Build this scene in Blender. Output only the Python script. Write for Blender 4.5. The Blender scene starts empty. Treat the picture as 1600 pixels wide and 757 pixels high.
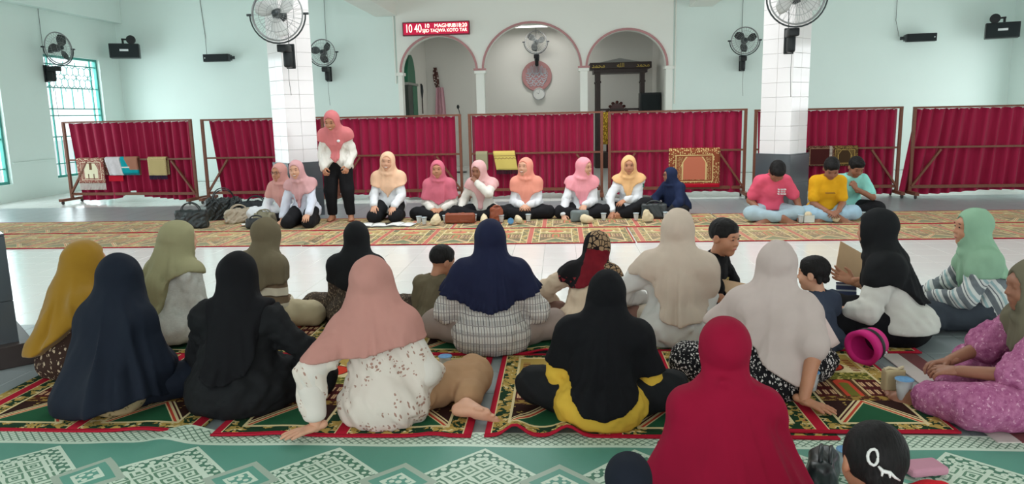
import bpy, bmesh, math, random
import numpy as np
from mathutils import Vector, Matrix

SC = bpy.context.scene
COL = SC.collection
PI = math.pi

# ---------------------------------------------------------------- camera
CAM_H = 1.46
def make_camera():
    yaw, pitch, roll = math.radians(3.85), math.radians(-9.84), math.radians(1.26)
    fw = Vector((-math.sin(yaw)*math.cos(pitch), math.cos(yaw)*math.cos(pitch), math.sin(pitch)))
    r0 = fw.cross(Vector((0, 0, 1))).normalized()
    u0 = r0.cross(fw)
    r = r0*math.cos(roll) - u0*math.sin(roll)
    u = r0*math.sin(roll) + u0*math.cos(roll)
    cd = bpy.data.cameras.new('camera')
    cd.sensor_width = 36.0
    cd.lens = 36.0*1160/1600
    cd.clip_start, cd.clip_end = 0.05, 300
    co = bpy.data.objects.new('camera', cd)
    COL.objects.link(co)
    co.matrix_world = Matrix(((r.x, u.x, -fw.x, 0), (r.y, u.y, -fw.y, 0), (r.z, u.z, -fw.z, CAM_H), (0, 0, 0, 1)))
    SC.camera = co
make_camera()

# ---------------------------------------------------------------- sky, light, exposure
SC.view_settings.view_transform = 'Standard'
SC.view_settings.look = 'None'
SC.view_settings.exposure = -0.10
SC.view_settings.gamma = 1.0
SC.view_settings.use_curve_mapping = False
wd = bpy.data.worlds.new('sky')
SC.world = wd
wd.use_nodes = True
bg = wd.node_tree.nodes['Background']
bg.inputs[0].default_value = (0.86, 0.95, 1.0, 1)
bg.inputs[1].default_value = 1.6

def area_light(name, loc, aim, sx, sy, power, color=(1, 1, 1), spread=PI):
    ld = bpy.data.lights.new(name, 'AREA')
    ld.shape = 'RECTANGLE'; ld.size = sx; ld.size_y = sy
    ld.energy = power; ld.color = color; ld.spread = spread
    o = bpy.data.objects.new(name, ld); COL.objects.link(o)
    o.location = loc
    o.rotation_euler = Vector(aim).to_track_quat('-Z', 'Y').to_euler()
    return o
# daylight entering through the windows of both side walls and the open front of the hall
for i, y in enumerate((2.45, 5.85, 9.15, 12.6, 15.8)):
    area_light('window_daylight', (-10.72, y, 1.6), (1, 0, -0.1), 1.9, 2.5, 85, (0.86, 0.97, 1.0))
for i, y in enumerate((2.45, 5.85, 9.15, 12.6, 15.8)):
    area_light('window_daylight', (10.22, y, 1.6), (-1, 0, -0.1), 1.9, 2.5, 66, (0.97, 0.99, 1.0))
area_light('entrance_daylight', (-0.5, -5.6, 2.2), (0, 1, -0.05), 14.0, 3.6, 300, (1.0, 0.985, 0.96))
area_light('lantern_daylight', (-0.35, 9.2, 6.3), (0, 0.12, -1), 6.2, 5.7, 290, (1.0, 1.0, 0.99))

# ---------------------------------------------------------------- node expression helper
class V:
    """a float socket with arithmetic"""
    def __init__(s, t, sock): s.t, s.s = t, sock
    def _m(s, op, *a, clamp=False):
        n = s.t.nodes.new('ShaderNodeMath'); n.operation = op; n.use_clamp = clamp
        for i, x in enumerate((s,) + a):
            if isinstance(x, V): s.t.links.new(x.s, n.inputs[i])
            else: n.inputs[i].default_value = float(x)
        return V(s.t, n.outputs[0])
    def __add__(s, o): return s._m('ADD', o)
    __radd__ = __add__
    def __sub__(s, o): return s._m('SUBTRACT', o)
    def __rsub__(s, o): return s._m('MULTIPLY', -1)._m('ADD', o)
    def __mul__(s, o): return s._m('MULTIPLY', o)
    __rmul__ = __mul__
    def __truediv__(s, o): return s._m('DIVIDE', o)
    def abs(s): return s._m('ABSOLUTE')
    def frac(s): return s._m('FRACT')
    def floor(s): return s._m('FLOOR')
    def sin(s): return s._m('SINE')
    def sqrt(s): return s._m('SQRT')
    def lt(s, o): return s._m('LESS_THAN', o)
    def gt(s, o): return s._m('GREATER_THAN', o)
    def min(s, o): return s._m('MINIMUM', o)
    def max(s, o): return s._m('MAXIMUM', o)
    def inside(s, a, b): return s.gt(a)*s.lt(b)
    def clamp(s): return s._m('ADD', 0, clamp=True)
    def remap(s, a, b): return ((s - a)*(1.0/(b - a))).clamp()

class Mat:
    def __init__(s, name, rough=0.8, spec=0.3, metallic=0.0):
        s.m = bpy.data.materials.new(name); s.m.use_nodes = True
        s.t = s.m.node_tree
        s.b = s.t.nodes['Principled BSDF']
        s.b.inputs['Roughness'].default_value = rough
        s.b.inputs['Metallic'].default_value = metallic
        if 'Specular IOR Level' in s.b.inputs: s.b.inputs['Specular IOR Level'].default_value = spec
        s.tc = None
    def coord(s, kind='Object'):
        if s.tc is None: s.tc = s.t.nodes.new('ShaderNodeTexCoord')
        return s.tc.outputs[kind]
    def xyz(s, kind='Object'):
        n = s.t.nodes.new('ShaderNodeSeparateXYZ'); s.t.links.new(s.coord(kind), n.inputs[0])
        return tuple(V(s.t, n.outputs[i]) for i in range(3))
    def vec(s, x, y, z=0):
        n = s.t.nodes.new('ShaderNodeCombineXYZ')
        for i, q in enumerate((x, y, z)):
            if isinstance(q, V): s.t.links.new(q.s, n.inputs[i])
            else: n.inputs[i].default_value = q
        return n.outputs[0]
    def noise(s, vec=None, scale=5, detail=2, rough=0.5, dist=0):
        n = s.t.nodes.new('ShaderNodeTexNoise')
        s.t.links.new(vec if vec is not None else s.coord(), n.inputs['Vector'])
        n.inputs['Scale'].default_value = scale; n.inputs['Detail'].default_value = detail
        n.inputs['Roughness'].default_value = rough; n.inputs['Distortion'].default_value = dist
        return V(s.t, n.outputs[0])
    def voro(s, vec=None, scale=5, rnd=1.0, feature='F1', out='Distance'):
        n = s.t.nodes.new('ShaderNodeTexVoronoi'); n.feature = feature
        s.t.links.new(vec if vec is not None else s.coord(), n.inputs['Vector'])
        n.inputs['Scale'].default_value = scale; n.inputs['Randomness'].default_value = rnd
        return V(s.t, n.outputs[out])
    def rgb(s, c):
        n = s.t.nodes.new('ShaderNodeRGB'); n.outputs[0].default_value = (*c, 1); return n.outputs[0]
    def mix(s, a, b, f):
        n = s.t.nodes.new('ShaderNodeMix'); n.data_type = 'RGBA'
        for q, idx in ((a, 6), (b, 7)):
            if isinstance(q, (tuple, list)): n.inputs[idx].default_value = (*q, 1)
            else: s.t.links.new(q, n.inputs[idx])
        if isinstance(f, V): s.t.links.new(f.s, n.inputs[0])
        else: n.inputs[0].default_value = f
        return n.outputs[2]
    def base(s, sock):
        if isinstance(sock, (tuple, list)): s.b.inputs['Base Color'].default_value = (*sock, 1)
        else: s.t.links.new(sock, s.b.inputs['Base Color'])
        return s
    def rough(s, v): s.t.links.new(v.s, s.b.inputs['Roughness'])
    def bump(s, h, dist=0.002, strength=0.6):
        n = s.t.nodes.new('ShaderNodeBump'); n.inputs['Distance'].default_value = dist
        n.inputs['Strength'].default_value = strength
        s.t.links.new(h.s, n.inputs['Height']); s.t.links.new(n.outputs[0], s.b.inputs['Normal'])
        return s
    def emit(s, col, strength):
        if isinstance(col, (tuple, list)): s.b.inputs['Emission Color'].default_value = (*col, 1)
        else: s.t.links.new(col, s.b.inputs['Emission Color'])
        s.b.inputs['Emission Strength'].default_value = strength
        return s
    def sheen(s, v=0.3):
        if 'Sheen Weight' in s.b.inputs: s.b.inputs['Sheen Weight'].default_value = v
        return s

def srgb(r, g, b):
    f = lambda c: (c/255/12.92) if c <= 10.3 else ((c/255+0.055)/1.055)**2.4
    return (f(r), f(g), f(b))

MATS = {}
def plain(name, col, rough=0.6, var=0.06, scale=6, spec=0.3, metallic=0.0, bump=0.0, bscale=60):
    if name in MATS: return MATS[name]
    M = Mat(name, rough, spec, metallic)
    n = M.noise(scale=scale, detail=3)
    d = tuple(max(0, c*(1-var*2)) for c in col); l = tuple(min(1, c*(1+var)) for c in col)
    M.base(M.mix(d, l, n))
    if bump: M.bump(M.noise(scale=bscale, detail=2), bump)
    MATS[name] = M.m
    return M.m
def cloth(name, col, rough=0.88, var=0.08, weave=420, sheen=0.0):
    """woven fabric: slight tone variation and a fine weave"""
    if name in MATS: return MATS[name]
    M = Mat(name, rough, 0.15)
    n = M.noise(scale=9, detail=3)
    d = tuple(max(0, c*(1-var*1.5)) for c in col); l = tuple(min(1, c*(1+var)) for c in col)
    M.base(M.mix(d, l, n))
    M.bump(M.noise(scale=weave, detail=1), 0.0006, 0.4)
    if sheen: M.sheen(sheen)
    MATS[name] = M.m
    return M.m

# ---------------------------------------------------------------- mesh helpers
def link_mesh(name, me, mat=None, parent=None, loc=None):
    o = bpy.data.objects.new(name, me); COL.objects.link(o)
    if mat is not None and not me.materials: me.materials.append(mat)
    if parent is not None: o.parent = parent
    if loc is not None: o.location = loc
    return o
def bm_obj(name, bm, mat=None, parent=None, loc=None, smooth=False, angle=None):
    me = bpy.data.meshes.new(name)
    bmesh.ops.recalc_face_normals(bm, faces=bm.faces)
    bm.to_mesh(me); bm.free()
    if smooth or angle is not None:
        for p in me.polygons: p.use_smooth = True
        if angle is not None: me.set_sharp_from_angle(angle=math.radians(angle))
    return link_mesh(name, me, mat, parent, loc)
def shared(name, me, parent=None, loc=(0, 0, 0), rot=None, scale=None):
    o = bpy.data.objects.new(name, me); COL.objects.link(o)
    o.parent = parent; o.location = loc
    if rot is not None: o.rotation_euler = rot
    if scale is not None: o.scale = scale
    return o
def empty(name, label, cat, loc=(0, 0, 0), rz=0.0, group=None):
    o = bpy.data.objects.new(name, None); COL.objects.link(o)
    o.empty_display_size = 0.1
    o.location = loc; o.rotation_euler = (0, 0, rz)
    return tag(o, label, cat, group)
def tag(o, label, cat, group=None, kind=None):
    o['label'] = label; o['category'] = cat
    if group: o['group'] = group
    if kind: o['kind'] = kind
    return o
def structure(o):
    o['kind'] = 'structure'; return o
def box(bm, c, s, rz=0.0, bev=0.0, M=None):
    r = bmesh.ops.create_cube(bm, size=1.0)
    vs = r['verts']
    bmesh.ops.scale(bm, vec=s, verts=vs)
    if bev > 0:
        es = list({e for v in vs for e in v.link_edges})
        q = bmesh.ops.bevel(bm, geom=es, offset=bev, segments=2, profile=0.5, affect='EDGES')
        vs = list({v for f in q['faces'] for v in f.verts} | {v for v in vs if v.is_valid})
    if rz: bmesh.ops.rotate(bm, cent=(0, 0, 0), matrix=Matrix.Rotation(rz, 3, 'Z'), verts=vs)
    if M is not None: bmesh.ops.transform(bm, matrix=M, verts=vs)
    bmesh.ops.translate(bm, vec=c, verts=vs)
    return vs
def tube(bm, pts, r, n=8, caps=True, closed=False):
    """swept tube through points, r scalar or per point"""
    pts = [Vector(p) for p in pts]; m = len(pts)
    rs = r if isinstance(r, (list, tuple)) else [r]*m
    rings = []; prev = None
    for i, p in enumerate(pts):
        a = pts[(i-1) % m] if (i > 0 or closed) else p
        b = pts[(i+1) % m] if (i < m-1 or closed) else p
        d = (b-a).normalized()
        if prev is None:
            u = d.orthogonal().normalized()
        else:
            u = (prev - d*prev.dot(d))
            u = u.normalized() if u.length > 1e-6 else d.orthogonal().normalized()
        prev = u; w = d.cross(u)
        rings.append([bm.verts.new(p + (u*math.cos(2*PI*k/n) + w*math.sin(2*PI*k/n))*rs[i]) for k in range(n)])
    rng = range(m if closed else m-1)
    for i in rng:
        A, B = rings[i], rings[(i+1) % m]
        for k in range(n):
            bm.faces.new((A[k], A[(k+1) % n], B[(k+1) % n], B[k]))
    if caps and not closed:
        bm.faces.new(rings[0][::-1]); bm.faces.new(rings[-1])
def lathe(bm, prof, n=20, M=None, cap_top=False, cap_bot=False):
    """profile of (radius, z) about z"""
    rings = []
    for r, z in prof:
        ring = [Vector((r*math.cos(2*PI*k/n), r*math.sin(2*PI*k/n), z)) for k in range(n)]
        if M is not None: ring = [M @ v for v in ring]
        rings.append([bm.verts.new(v) for v in ring])
    for A, B in zip(rings, rings[1:]):
        for k in range(n): bm.faces.new((A[k], A[(k+1) % n], B[(k+1) % n], B[k]))
    if cap_bot: bm.faces.new(rings[0][::-1])
    if cap_top: bm.faces.new(rings[-1])
def beam(bm, a, b, w, h, up=(0, 0, 1)):
    """rectangular bar from a to b"""
    a, b = Vector(a), Vector(b); d = (b-a); L = d.length; d.normalize()
    u = Vector(up); u = (u - d*u.dot(d))
    u = u.normalized() if u.length > 1e-5 else d.orthogonal().normalized()
    s = d.cross(u)
    vs = []
    for t in (a, b):
        for i, j in ((-1, -1), (1, -1), (1, 1), (-1, 1)):
            vs.append(bm.verts.new(t + s*(i*w/2) + u*(j*h/2)))
    for f in ((0, 1, 2, 3), (7, 6, 5, 4), (0, 4, 5, 1), (1, 5, 6, 2), (2, 6, 7, 3), (3, 7, 4, 0)):
        bm.faces.new([vs[k] for k in f])
def ellipsoid(bm, c, r, nu=12, nv=8, M=None):
    q = bmesh.ops.create_uvsphere(bm, u_segments=nu, v_segments=nv, radius=1.0)
    bmesh.ops.scale(bm, vec=r, verts=q['verts'])
    if M is not None: bmesh.ops.transform(bm, matrix=M.to_4x4(), verts=q['verts'])
    bmesh.ops.translate(bm, vec=c, verts=q['verts'])
def prism(bm, outline, z0, z1, axis='y'):
    """extrude a 2D outline (x,z) along y from z0 to z1"""
    A = [bm.verts.new((p[0], z0, p[1])) for p in outline]
    B = [bm.verts.new((p[0], z1, p[1])) for p in outline]
    n = len(outline)
    bm.faces.new(A); bm.faces.new(B[::-1])
    for k in range(n): bm.faces.new((A[k], A[(k+1) % n], B[(k+1) % n], B[k]))
def grid_mesh(name, fn, nu, nv, uv=None):
    """fn(u,v)->xyz over [0,1]^2, with a UV map"""
    vs = [fn(i/nu, j/nv) for j in range(nv+1) for i in range(nu+1)]
    fs = [(j*(nu+1)+i, j*(nu+1)+i+1, (j+1)*(nu+1)+i+1, (j+1)*(nu+1)+i) for j in range(nv) for i in range(nu)]
    me = bpy.data.meshes.new(name); me.from_pydata(vs, [], fs)
    l = me.uv_layers.new(name='UVMap')
    su, sv = uv or (1, 1)
    for p in me.polygons:
        p.use_smooth = True
        for li, vi in zip(p.loop_indices, p.vertices):
            l.data[li].uv = ((vi % (nu+1))/nu*su, (vi//(nu+1))/nv*sv)
    return me
def text_mesh(name, s, size, extrude=0.002, align='CENTER', font=None):
    cu = bpy.data.curves.new(name, 'FONT'); cu.body = s; cu.size = size; cu.extrude = extrude
    cu.align_x = align; cu.align_y = 'CENTER'
    if font: cu.font = font
    o = bpy.data.objects.new(name, cu); COL.objects.link(o)
    dg = bpy.context.evaluated_depsgraph_get()
    me = bpy.data.meshes.new_from_object(o.evaluated_get(dg))
    bpy.data.objects.remove(o); bpy.data.curves.remove(cu)
    me.name = name
    return me
# ---------------------------------------------------------------- the hall
XL, XR, YB, YF, ZC = -10.45, 9.95, 17.5, -5.0, 4.6
NB = 21.2                                    # back of the prayer niche
random.seed(4)

m_mint = plain('mint_wall_paint', srgb(228, 243, 237), 0.55, 0.02, 1.2, 0.3)
m_white = plain('white_wall_paint', srgb(238, 240, 232), 0.55, 0.02, 1.2, 0.3)
m_niche = plain('niche_paint', srgb(228, 227, 220), 0.6, 0.02, 1.2)
m_ceil = plain('ceiling_paint', srgb(232, 234, 230), 0.7, 0.02, 1.5)
m_pinkedge = plain('dusty_pink_edging', srgb(188, 138, 138), 0.6, 0.08, 8)
m_teal = plain('teal_window_paint', srgb(70, 150, 140), 0.45, 0.06, 10)
m_wood = None
def wood(name, c1, c2, rough=0.45):
    M = Mat(name, rough, 0.35)
    x, y, z = M.xyz()
    v = M.vec(x*3, y*3, z*3)
    n = M.noise(v, 9, 4, 0.6, 1.5)
    M.base(M.mix(c1, c2, n))
    M.bump(n, 0.001, 0.3)
    return M.m
m_wood = wood('brown_wood', srgb(92, 52, 40), srgb(138, 84, 62))
m_darkwood = wood('dark_carved_wood', srgb(38, 30, 28), srgb(62, 46, 40))
m_redwood = wood('red_brown_wood', srgb(58, 26, 22), srgb(96, 44, 36), 0.3)

# floor: a slab with glazed tiles laid on it
m_grout = plain('floor_grout', srgb(214, 215, 211), 0.6, 0.03)
def tile_mat(name, col, rough, var):
    M = Mat(name, rough, 0.5)
    n = M.noise(scale=1.7, detail=4)
    M.base(M.mix(tuple(c*(1-var) for c in col), col, n))
    return M.m
m_ftile = tile_mat('white_floor_tile', srgb(232, 233, 229), 0.16, 0.05)
m_gtile = tile_mat('grey_floor_tile', srgb(146, 155, 157), 0.3, 0.1)
T = 1/3
bm = bmesh.new(); box(bm, ((XL+XR)/2, (YF+NB)/2, -0.06), (XR-XL+0.4, NB-YF+0.4, 0.1))
floor_o = structure(bm_obj('floor', bm, m_grout))
def tile_mesh(name, sx, sy, th, mat, gap=0.004, bev=0.0025):
    bm = bmesh.new(); box(bm, (0, 0, th/2), (sx-gap, sy-gap, th), bev=bev)
    me = bpy.data.meshes.new(name); bmesh.ops.recalc_face_normals(bm, faces=bm.faces); bm.to_mesh(me); bm.free()
    me.materials.append(mat); return me
def flat_tile(name, sx, sy, th, mat, gap=0.002, ch=0.002):
    """floor tile: top with a chamfered edge"""
    a, b = (sx-gap)/2, (sy-gap)/2
    vs = [(-a, -b, 0), (a, -b, 0), (a, b, 0), (-a, b, 0), (-a, -b, th-ch), (a, -b, th-ch), (a, b, th-ch), (-a, b, th-ch),
          (-a+ch, -b+ch, th), (a-ch, -b+ch, th), (a-ch, b-ch, th), (-a+ch, b-ch, th)]
    fs = [(8, 9, 10, 11)] + [(i, (i+1) % 4, (i+1) % 4+4, i+4) for i in range(4)] + [(i+4, (i+1) % 4+4, (i+1) % 4+8, i+8) for i in range(4)]
    me = bpy.data.meshes.new(name); me.from_pydata(vs, [], fs); me.materials.append(mat)
    return me
tme = flat_tile('tile', T, T, 0.012, m_ftile)
gme = flat_tile('tile', T, T, 0.012, m_gtile)
def is_grey(y): return 3.2 < y < 5.0 or 10.25 < y < 12.25
x0 = -0.18 - 31*T
cells = []
for i in range(62):
    for j in range(79):
        cx, cy = x0 + (i+0.5)*T, YF + 0.05 + (j+0.5)*T
        if cx > XR or cy > 21.1 or (cy > YB and not -3.6 < cx < 2.5): continue
        cells.append((cx, cy))
near = [c for c in cells if 5.0 < c[1] < 8.3 and -0.62*c[1]-0.1 < c[0] < 0.56*c[1]]
near.sort(key=lambda c: c[1]); near = near[:225]
near += [c for c in cells if 3.4 < c[1] <= 5.0 and (-4.1 < c[0] < -2.7 or 1.75 < c[0] < 3.2)][:70]
nearset = set(near)
for cx, cy in near:
    shared('tile', gme if is_grey(cy) else tme, floor_o, (cx, cy, -0.012), None)
def joined_tiles(name, cs, mat):
    vs, fs = [], []
    base = [v.co[:] for v in tme.vertices]; bf = [tuple(p.vertices) for p in tme.polygons]
    for cx, cy in cs:
        k = len(vs)
        vs += [(x+cx, y+cy, z-0.012) for x, y, z in base]
        fs += [tuple(i+k for i in f) for f in bf]
    me = bpy.data.meshes.new(name); me.from_pydata(vs, [], fs)
    o = link_mesh(name, me, mat, floor_o); o['kind'] = 'stuff'
joined_tiles('white_tile_field', [c for c in cells if c not in nearset and not is_grey(c[1])], m_ftile)
joined_tiles('grey_tile_field', [c for c in cells if c not in nearset and is_grey(c[1])], m_gtile)

# walls
bm = bmesh.new()
box(bm, ((XL-3.72)/2, YB+0.1, ZC/2), (-3.72-XL, 0.2, ZC))
box(bm, ((XR+2.5)/2, YB+0.1, ZC/2), (XR-2.5, 0.2, ZC))
wall_back = structure(bm_obj('wall_back', bm, m_mint))
# arcaded front of the niche
ARCH = [(-2.78, 0.86, 2.45, 0.79), (-0.63, 1.10, 2.46, 1.00), (1.525, 0.885, 2.45, 0.80)]   # centre, half width, springing, rise
def arcade():
    bm = bmesh.new()
    x0, x1, y0, y1 = -3.74, 2.56, 17.42, 17.66
    N = 24
    def arc(c, w, s, h): return [(c - w*math.cos(PI*k/N), s + h*math.sin(PI*k/N)) for k in range(N+1)]
    segs = []
    edges = [x0] + [e for (c, w, s, h) in ARCH for e in (c-w, c+w)] + [x1]
    for k in range(0, len(edges), 2):      # piers
        prism(bm, [(edges[k], 0), (edges[k+1], 0), (edges[k+1], ZC), (edges[k], ZC)], y0, y1)
    for a in ARCH:
        pts = arc(*a)
        for p, q in zip(pts, pts[1:]):
            prism(bm, [p, q, (q[0], ZC), (p[0], ZC)], y0, y1)
    bmesh.ops.remove_doubles(bm, verts=bm.verts, dist=0.0005)
    o = structure(bm_obj('wall_niche', bm, m_white))
    for (c, w, s, h) in ARCH:               # raised pink rim round each arch
        bm = bmesh.new(); pts = []
        for k in range(33):
            t = PI*k/32
            pts.append(((c - w*math.cos(t)), s + h*math.sin(t)))
        for (p, q) in zip(pts, pts[1:]):
            def out(r, d):
                v = Vector((r[0]-c, (r[1]-s)*w/h)); L = max(v.length, 1e-6)
                return (r[0] + v.x/L*d, r[1] + v.y/L*d)
            prism(bm, [p, q, out(q, 0.05), out(p, 0.05)], y0-0.025, y0)
        bmesh.ops.remove_doubles(bm, verts=bm.verts, dist=0.0005)
        bm_obj('arch_rim', bm, m_pinkedge, o)
    for k, (xa, xb) in enumerate(((-3.74, -3.64), (-1.92, -1.73), (0.47, 0.64), (2.41, 2.56))):
        bm = bmesh.new(); box(bm, ((xa+xb)/2, (y0+y1)/2, 2.41), (xb-xa+0.07, y1-y0+0.06, 0.07), bev=0.008)
        bm_obj('capital', bm, m_white, o)
        if k in (1, 2):
            bm = bmesh.new(); box(bm, ((xa+xb)/2, y0-0.012, 2.47), (xb-xa+0.1, 0.022, 0.045))
            bm_obj('capital_edging', bm, m_pinkedge, o)
    return o
wall_niche = arcade()
bm = bmesh.new(); box(bm, (-0.6, NB+0.1, 2.0), (7.0, 0.2, 4.4)); structure(bm_obj('wall_niche_back', bm, m_niche))
bm = bmesh.new(); box(bm, (-3.84, (NB+17.66)/2, 2.0), (0.2, NB-17.66, 4.4)); structure(bm_obj('wall_niche_left', bm, m_niche))
bm = bmesh.new(); box(bm, (2.66, (NB+17.66)/2, 2.0), (0.2, NB-17.66, 4.4)); structure(bm_obj('wall_niche_right', bm, m_niche))
bm = bmesh.new(); box(bm, (-0.6, (NB+17.66)/2, 3.92), (6.9, NB-17.66, 0.1)); structure(bm_obj('ceiling_niche', bm, m_niche))

# side walls with window openings
WIN_L = [(1.5, 3.4), (4.9, 6.8), (8.2, 10.1), (11.65, 13.55), (14.85, 16.72)]
WZ0, WZ1 = 0.33, 2.86
def side_wall(name, xin, xout):
    bm = bmesh.new(); xc, w = (xin+xout)/2, abs(xout-xin)
    ys = [YF] + [e for p in WIN_L for e in p] + [YB+0.2]
    for k in range(0, len(ys), 2): box(bm, (xc, (ys[k]+ys[k+1])/2, ZC/2), (w, ys[k+1]-ys[k], ZC))
    for a, b in WIN_L:
        box(bm, (xc, (a+b)/2, WZ0/2), (w, b-a, WZ0)); box(bm, (xc, (a+b)/2, (WZ1+ZC)/2), (w, b-a, ZC-WZ1))
    return structure(bm_obj(name, bm, m_mint))
wall_left = side_wall('wall_left', XL, XL-0.2)
wall_right = side_wall('wall_right', XR, XR+0.2)
# ceiling with a raised clerestory lantern between the four columns
LX0, LX1, LY0, LY1, LZ = -3.6, 2.9, 6.2, 12.2, 6.4
bm = bmesh.new()
for xa, xb, ya, yb in ((XL-0.2, LX0, YF-0.2, NB+0.3), (LX1, XR+0.2, YF-0.2, NB+0.3), (LX0, LX1, YF-0.2, LY0), (LX0, LX1, LY1, NB+0.3)):
    box(bm, ((xa+xb)/2, (ya+yb)/2, ZC+0.06), (xb-xa, yb-ya, 0.12))
for x in (LX0, LX1): box(bm, (x, (LY0+LY1)/2, (ZC+0.12+LZ)/2), (0.15, LY1-LY0, LZ-ZC-0.12))
for y in (LY0, LY1): box(bm, ((LX0+LX1)/2, y, (ZC+0.12+LZ)/2), (LX1-LX0+0.15, 0.15, LZ-ZC-0.12))
structure(bm_obj('ceiling', bm, m_ceil))
for k, (xa, xb) in enumerate(((-4.22, -3.7), (2.92, 3.44))):
    bm = bmesh.new(); box(bm, ((xa+xb)/2, (YF+YB)/2, (3.72+ZC)/2), (xb-xa, YB-YF, ZC-3.72), bev=0.01)
    structure(bm_obj('trim_%d' % (k+1), bm, m_white))
for k, xc in enumerate((XL+0.09, XR-0.09)):
    bm = bmesh.new(); box(bm, (xc, (YF+YB)/2, (3.74+ZC)/2), (0.18, YB-YF, ZC-3.74), bev=0.01)
    structure(bm_obj('trim_%d' % (k+3), bm, m_mint))
bm = bmesh.new()
for a, b in ((13.6, 14.8), (10.15, 11.6)): box(bm, (XL+0.012, (a+b)/2, 0.72), (0.024, b-a, 0.03))
structure(bm_obj('trim_5', bm, m_mint))
bm = bmesh.new(); box(bm, (0, 30, -0.12), (90, 90, 0.1)); 
structure(bm_obj('ground', bm, plain('pale_yard', srgb(205, 208, 205), 0.9, 0.05)))

def window(idx, ya, yb, xw, sgn):
    """teal steel window: outer frame, transoms, bars, lattice at the top"""
    bm = bmesh.new(); t = 0.05
    for y in (ya+t/2, yb-t/2): box(bm, (0, y, (WZ0+WZ1)/2), (0.07, t, WZ1-WZ0))
    for z in (WZ0+t/2, WZ1-t/2): box(bm, (0, (ya+yb)/2, z), (0.07, yb-ya-2*t, t))
    o = structure(bm_obj('window_%d' % idx, bm, m_teal, None, (xw, 0, 0)))
    zs = [0.62, 1.18, 1.62, 1.76, 2.2, 2.68]
    for z in zs:
        bm = bmesh.new(); box(bm, (0, (ya+yb)/2, z), (0.035, yb-ya-2*t, 0.022)); bm_obj('transom', bm, m_teal, o)
    n = 10; w = (yb-ya-2*t)
    for k in range(1, n):
        y = ya+t+w*k/n
        full = k in (1, n-1)
        bm = bmesh.new()
        if full: box(bm, (0, y, (WZ0+WZ1)/2), (0.03, 0.022, WZ1-WZ0-2*t))
        else: box(bm, (0, y, (1.76+2.2)/2 if k % 2 else (0.38+1.18)/2), (0.02, 0.012, 0.44 if k % 2 else 0.8))
        bm_obj('bar', bm, m_teal, o)
    # six-sided rosettes of the fretwork
    for r in range(2):
        for c in range(4):
            cy, cz = ya+t+w*(0.16+0.225*c), 2.31+0.25*r
            bm = bmesh.new()
            pts = [(0, cy+0.115*math.cos(PI/3*k+PI/6), cz+0.115*math.sin(PI/3*k+PI/6)) for k in range(6)]
            tube(bm, pts, 0.009, 4, closed=True)
            for k in range(6): tube(bm, [pts[k], (0, cy+0.19*math.cos(PI/3*k+PI/6), cz+0.19*math.sin(PI/3*k+PI/6))] , 0.008, 4)
            bm_obj('rosette', bm, m_teal, o)
    return o
for i, (a, b) in enumerate(WIN_L[::-1]): window(i+1, a, b, XL-0.1, 1)
for i, (a, b) in enumerate(WIN_L[::-1]): window(i+6, a, b, XR+0.1, 1)

# ---------------------------------------------------------------- tiled columns, set diagonally
m_ctile = tile_mat('white_glazed_tile', srgb(236, 232, 232), 0.12, 0.03)
m_cgrout = plain('column_grout', srgb(222, 219, 219), 0.7)
m_btile = tile_mat('charcoal_tile', srgb(78, 84, 89), 0.15, 0.12)
m_bgrout = plain('charcoal_grout', srgb(52, 55, 58), 0.7)
def column(x, y, label, side=0.47, zmax=3.8, plinth=False):
    o = empty('tiled_column', label, 'column', (x, y, 0), PI/4)
    zb = 0.8
    bm = bmesh.new(); box(bm, (0, 0, zmax/2), (side-0.03, side-0.03, zmax)); bm_obj('shaft', bm, m_cgrout, o)
    sb = side+0.07
    bm = bmesh.new(); box(bm, (0, 0, zb/2), (sb-0.03, sb-0.03, zb)); bm_obj('base', bm, m_bgrout, o)
    nh = 2; tw = side/nh; th = 0.2
    ct = tile_mesh('tile', tw, th, 0.014, m_ctile, 0.003, 0.002)
    bw = sb/1.0; bt = tile_mesh('base_tile', bw, 0.4, 0.014, m_btile, 0.003, 0.002)
    for f in range(4):
        R = Matrix.Rotation(f*PI/2, 4, 'Z')
        def put(me, u, z, off):
            q = shared(me.name, me, o)
            q.matrix_local = R @ Matrix.Translation((u, -(off-0.015), z)) @ Matrix.Rotation(PI/2, 4, 'X')
        z = zb + 0.1
        while z < zmax - 0.05:
            for c in range(nh): put(ct, (c-(nh-1)/2)*tw, z, side/2)
            z += th
        for z in (0.2, 0.6): put(bt, 0, z, sb/2)
    bm = bmesh.new(); box(bm, (0, 0, zb+0.006), (sb, sb, 0.014), bev=0.004); bm_obj('ledge', bm, m_btile, o)
    if plinth:
        bm = bmesh.new(); box(bm, (0, 0, 0.07), (sb+0.14, sb+0.14, 0.14), bev=0.006); bm_obj('plinth', bm, plain('dark_step', srgb(60, 52, 50), 0.4), o)
    return o
column(-3.96, 11.0, 'white tiled column with charcoal base behind two seated women in mauve scarves')
column(3.20, 11.0, 'white tiled column with charcoal base behind the young man in the pink shirt')
column(-3.72, 4.2, 'tiled column with dark stepped base beside the woman in a mustard scarf', plinth=True)
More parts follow.
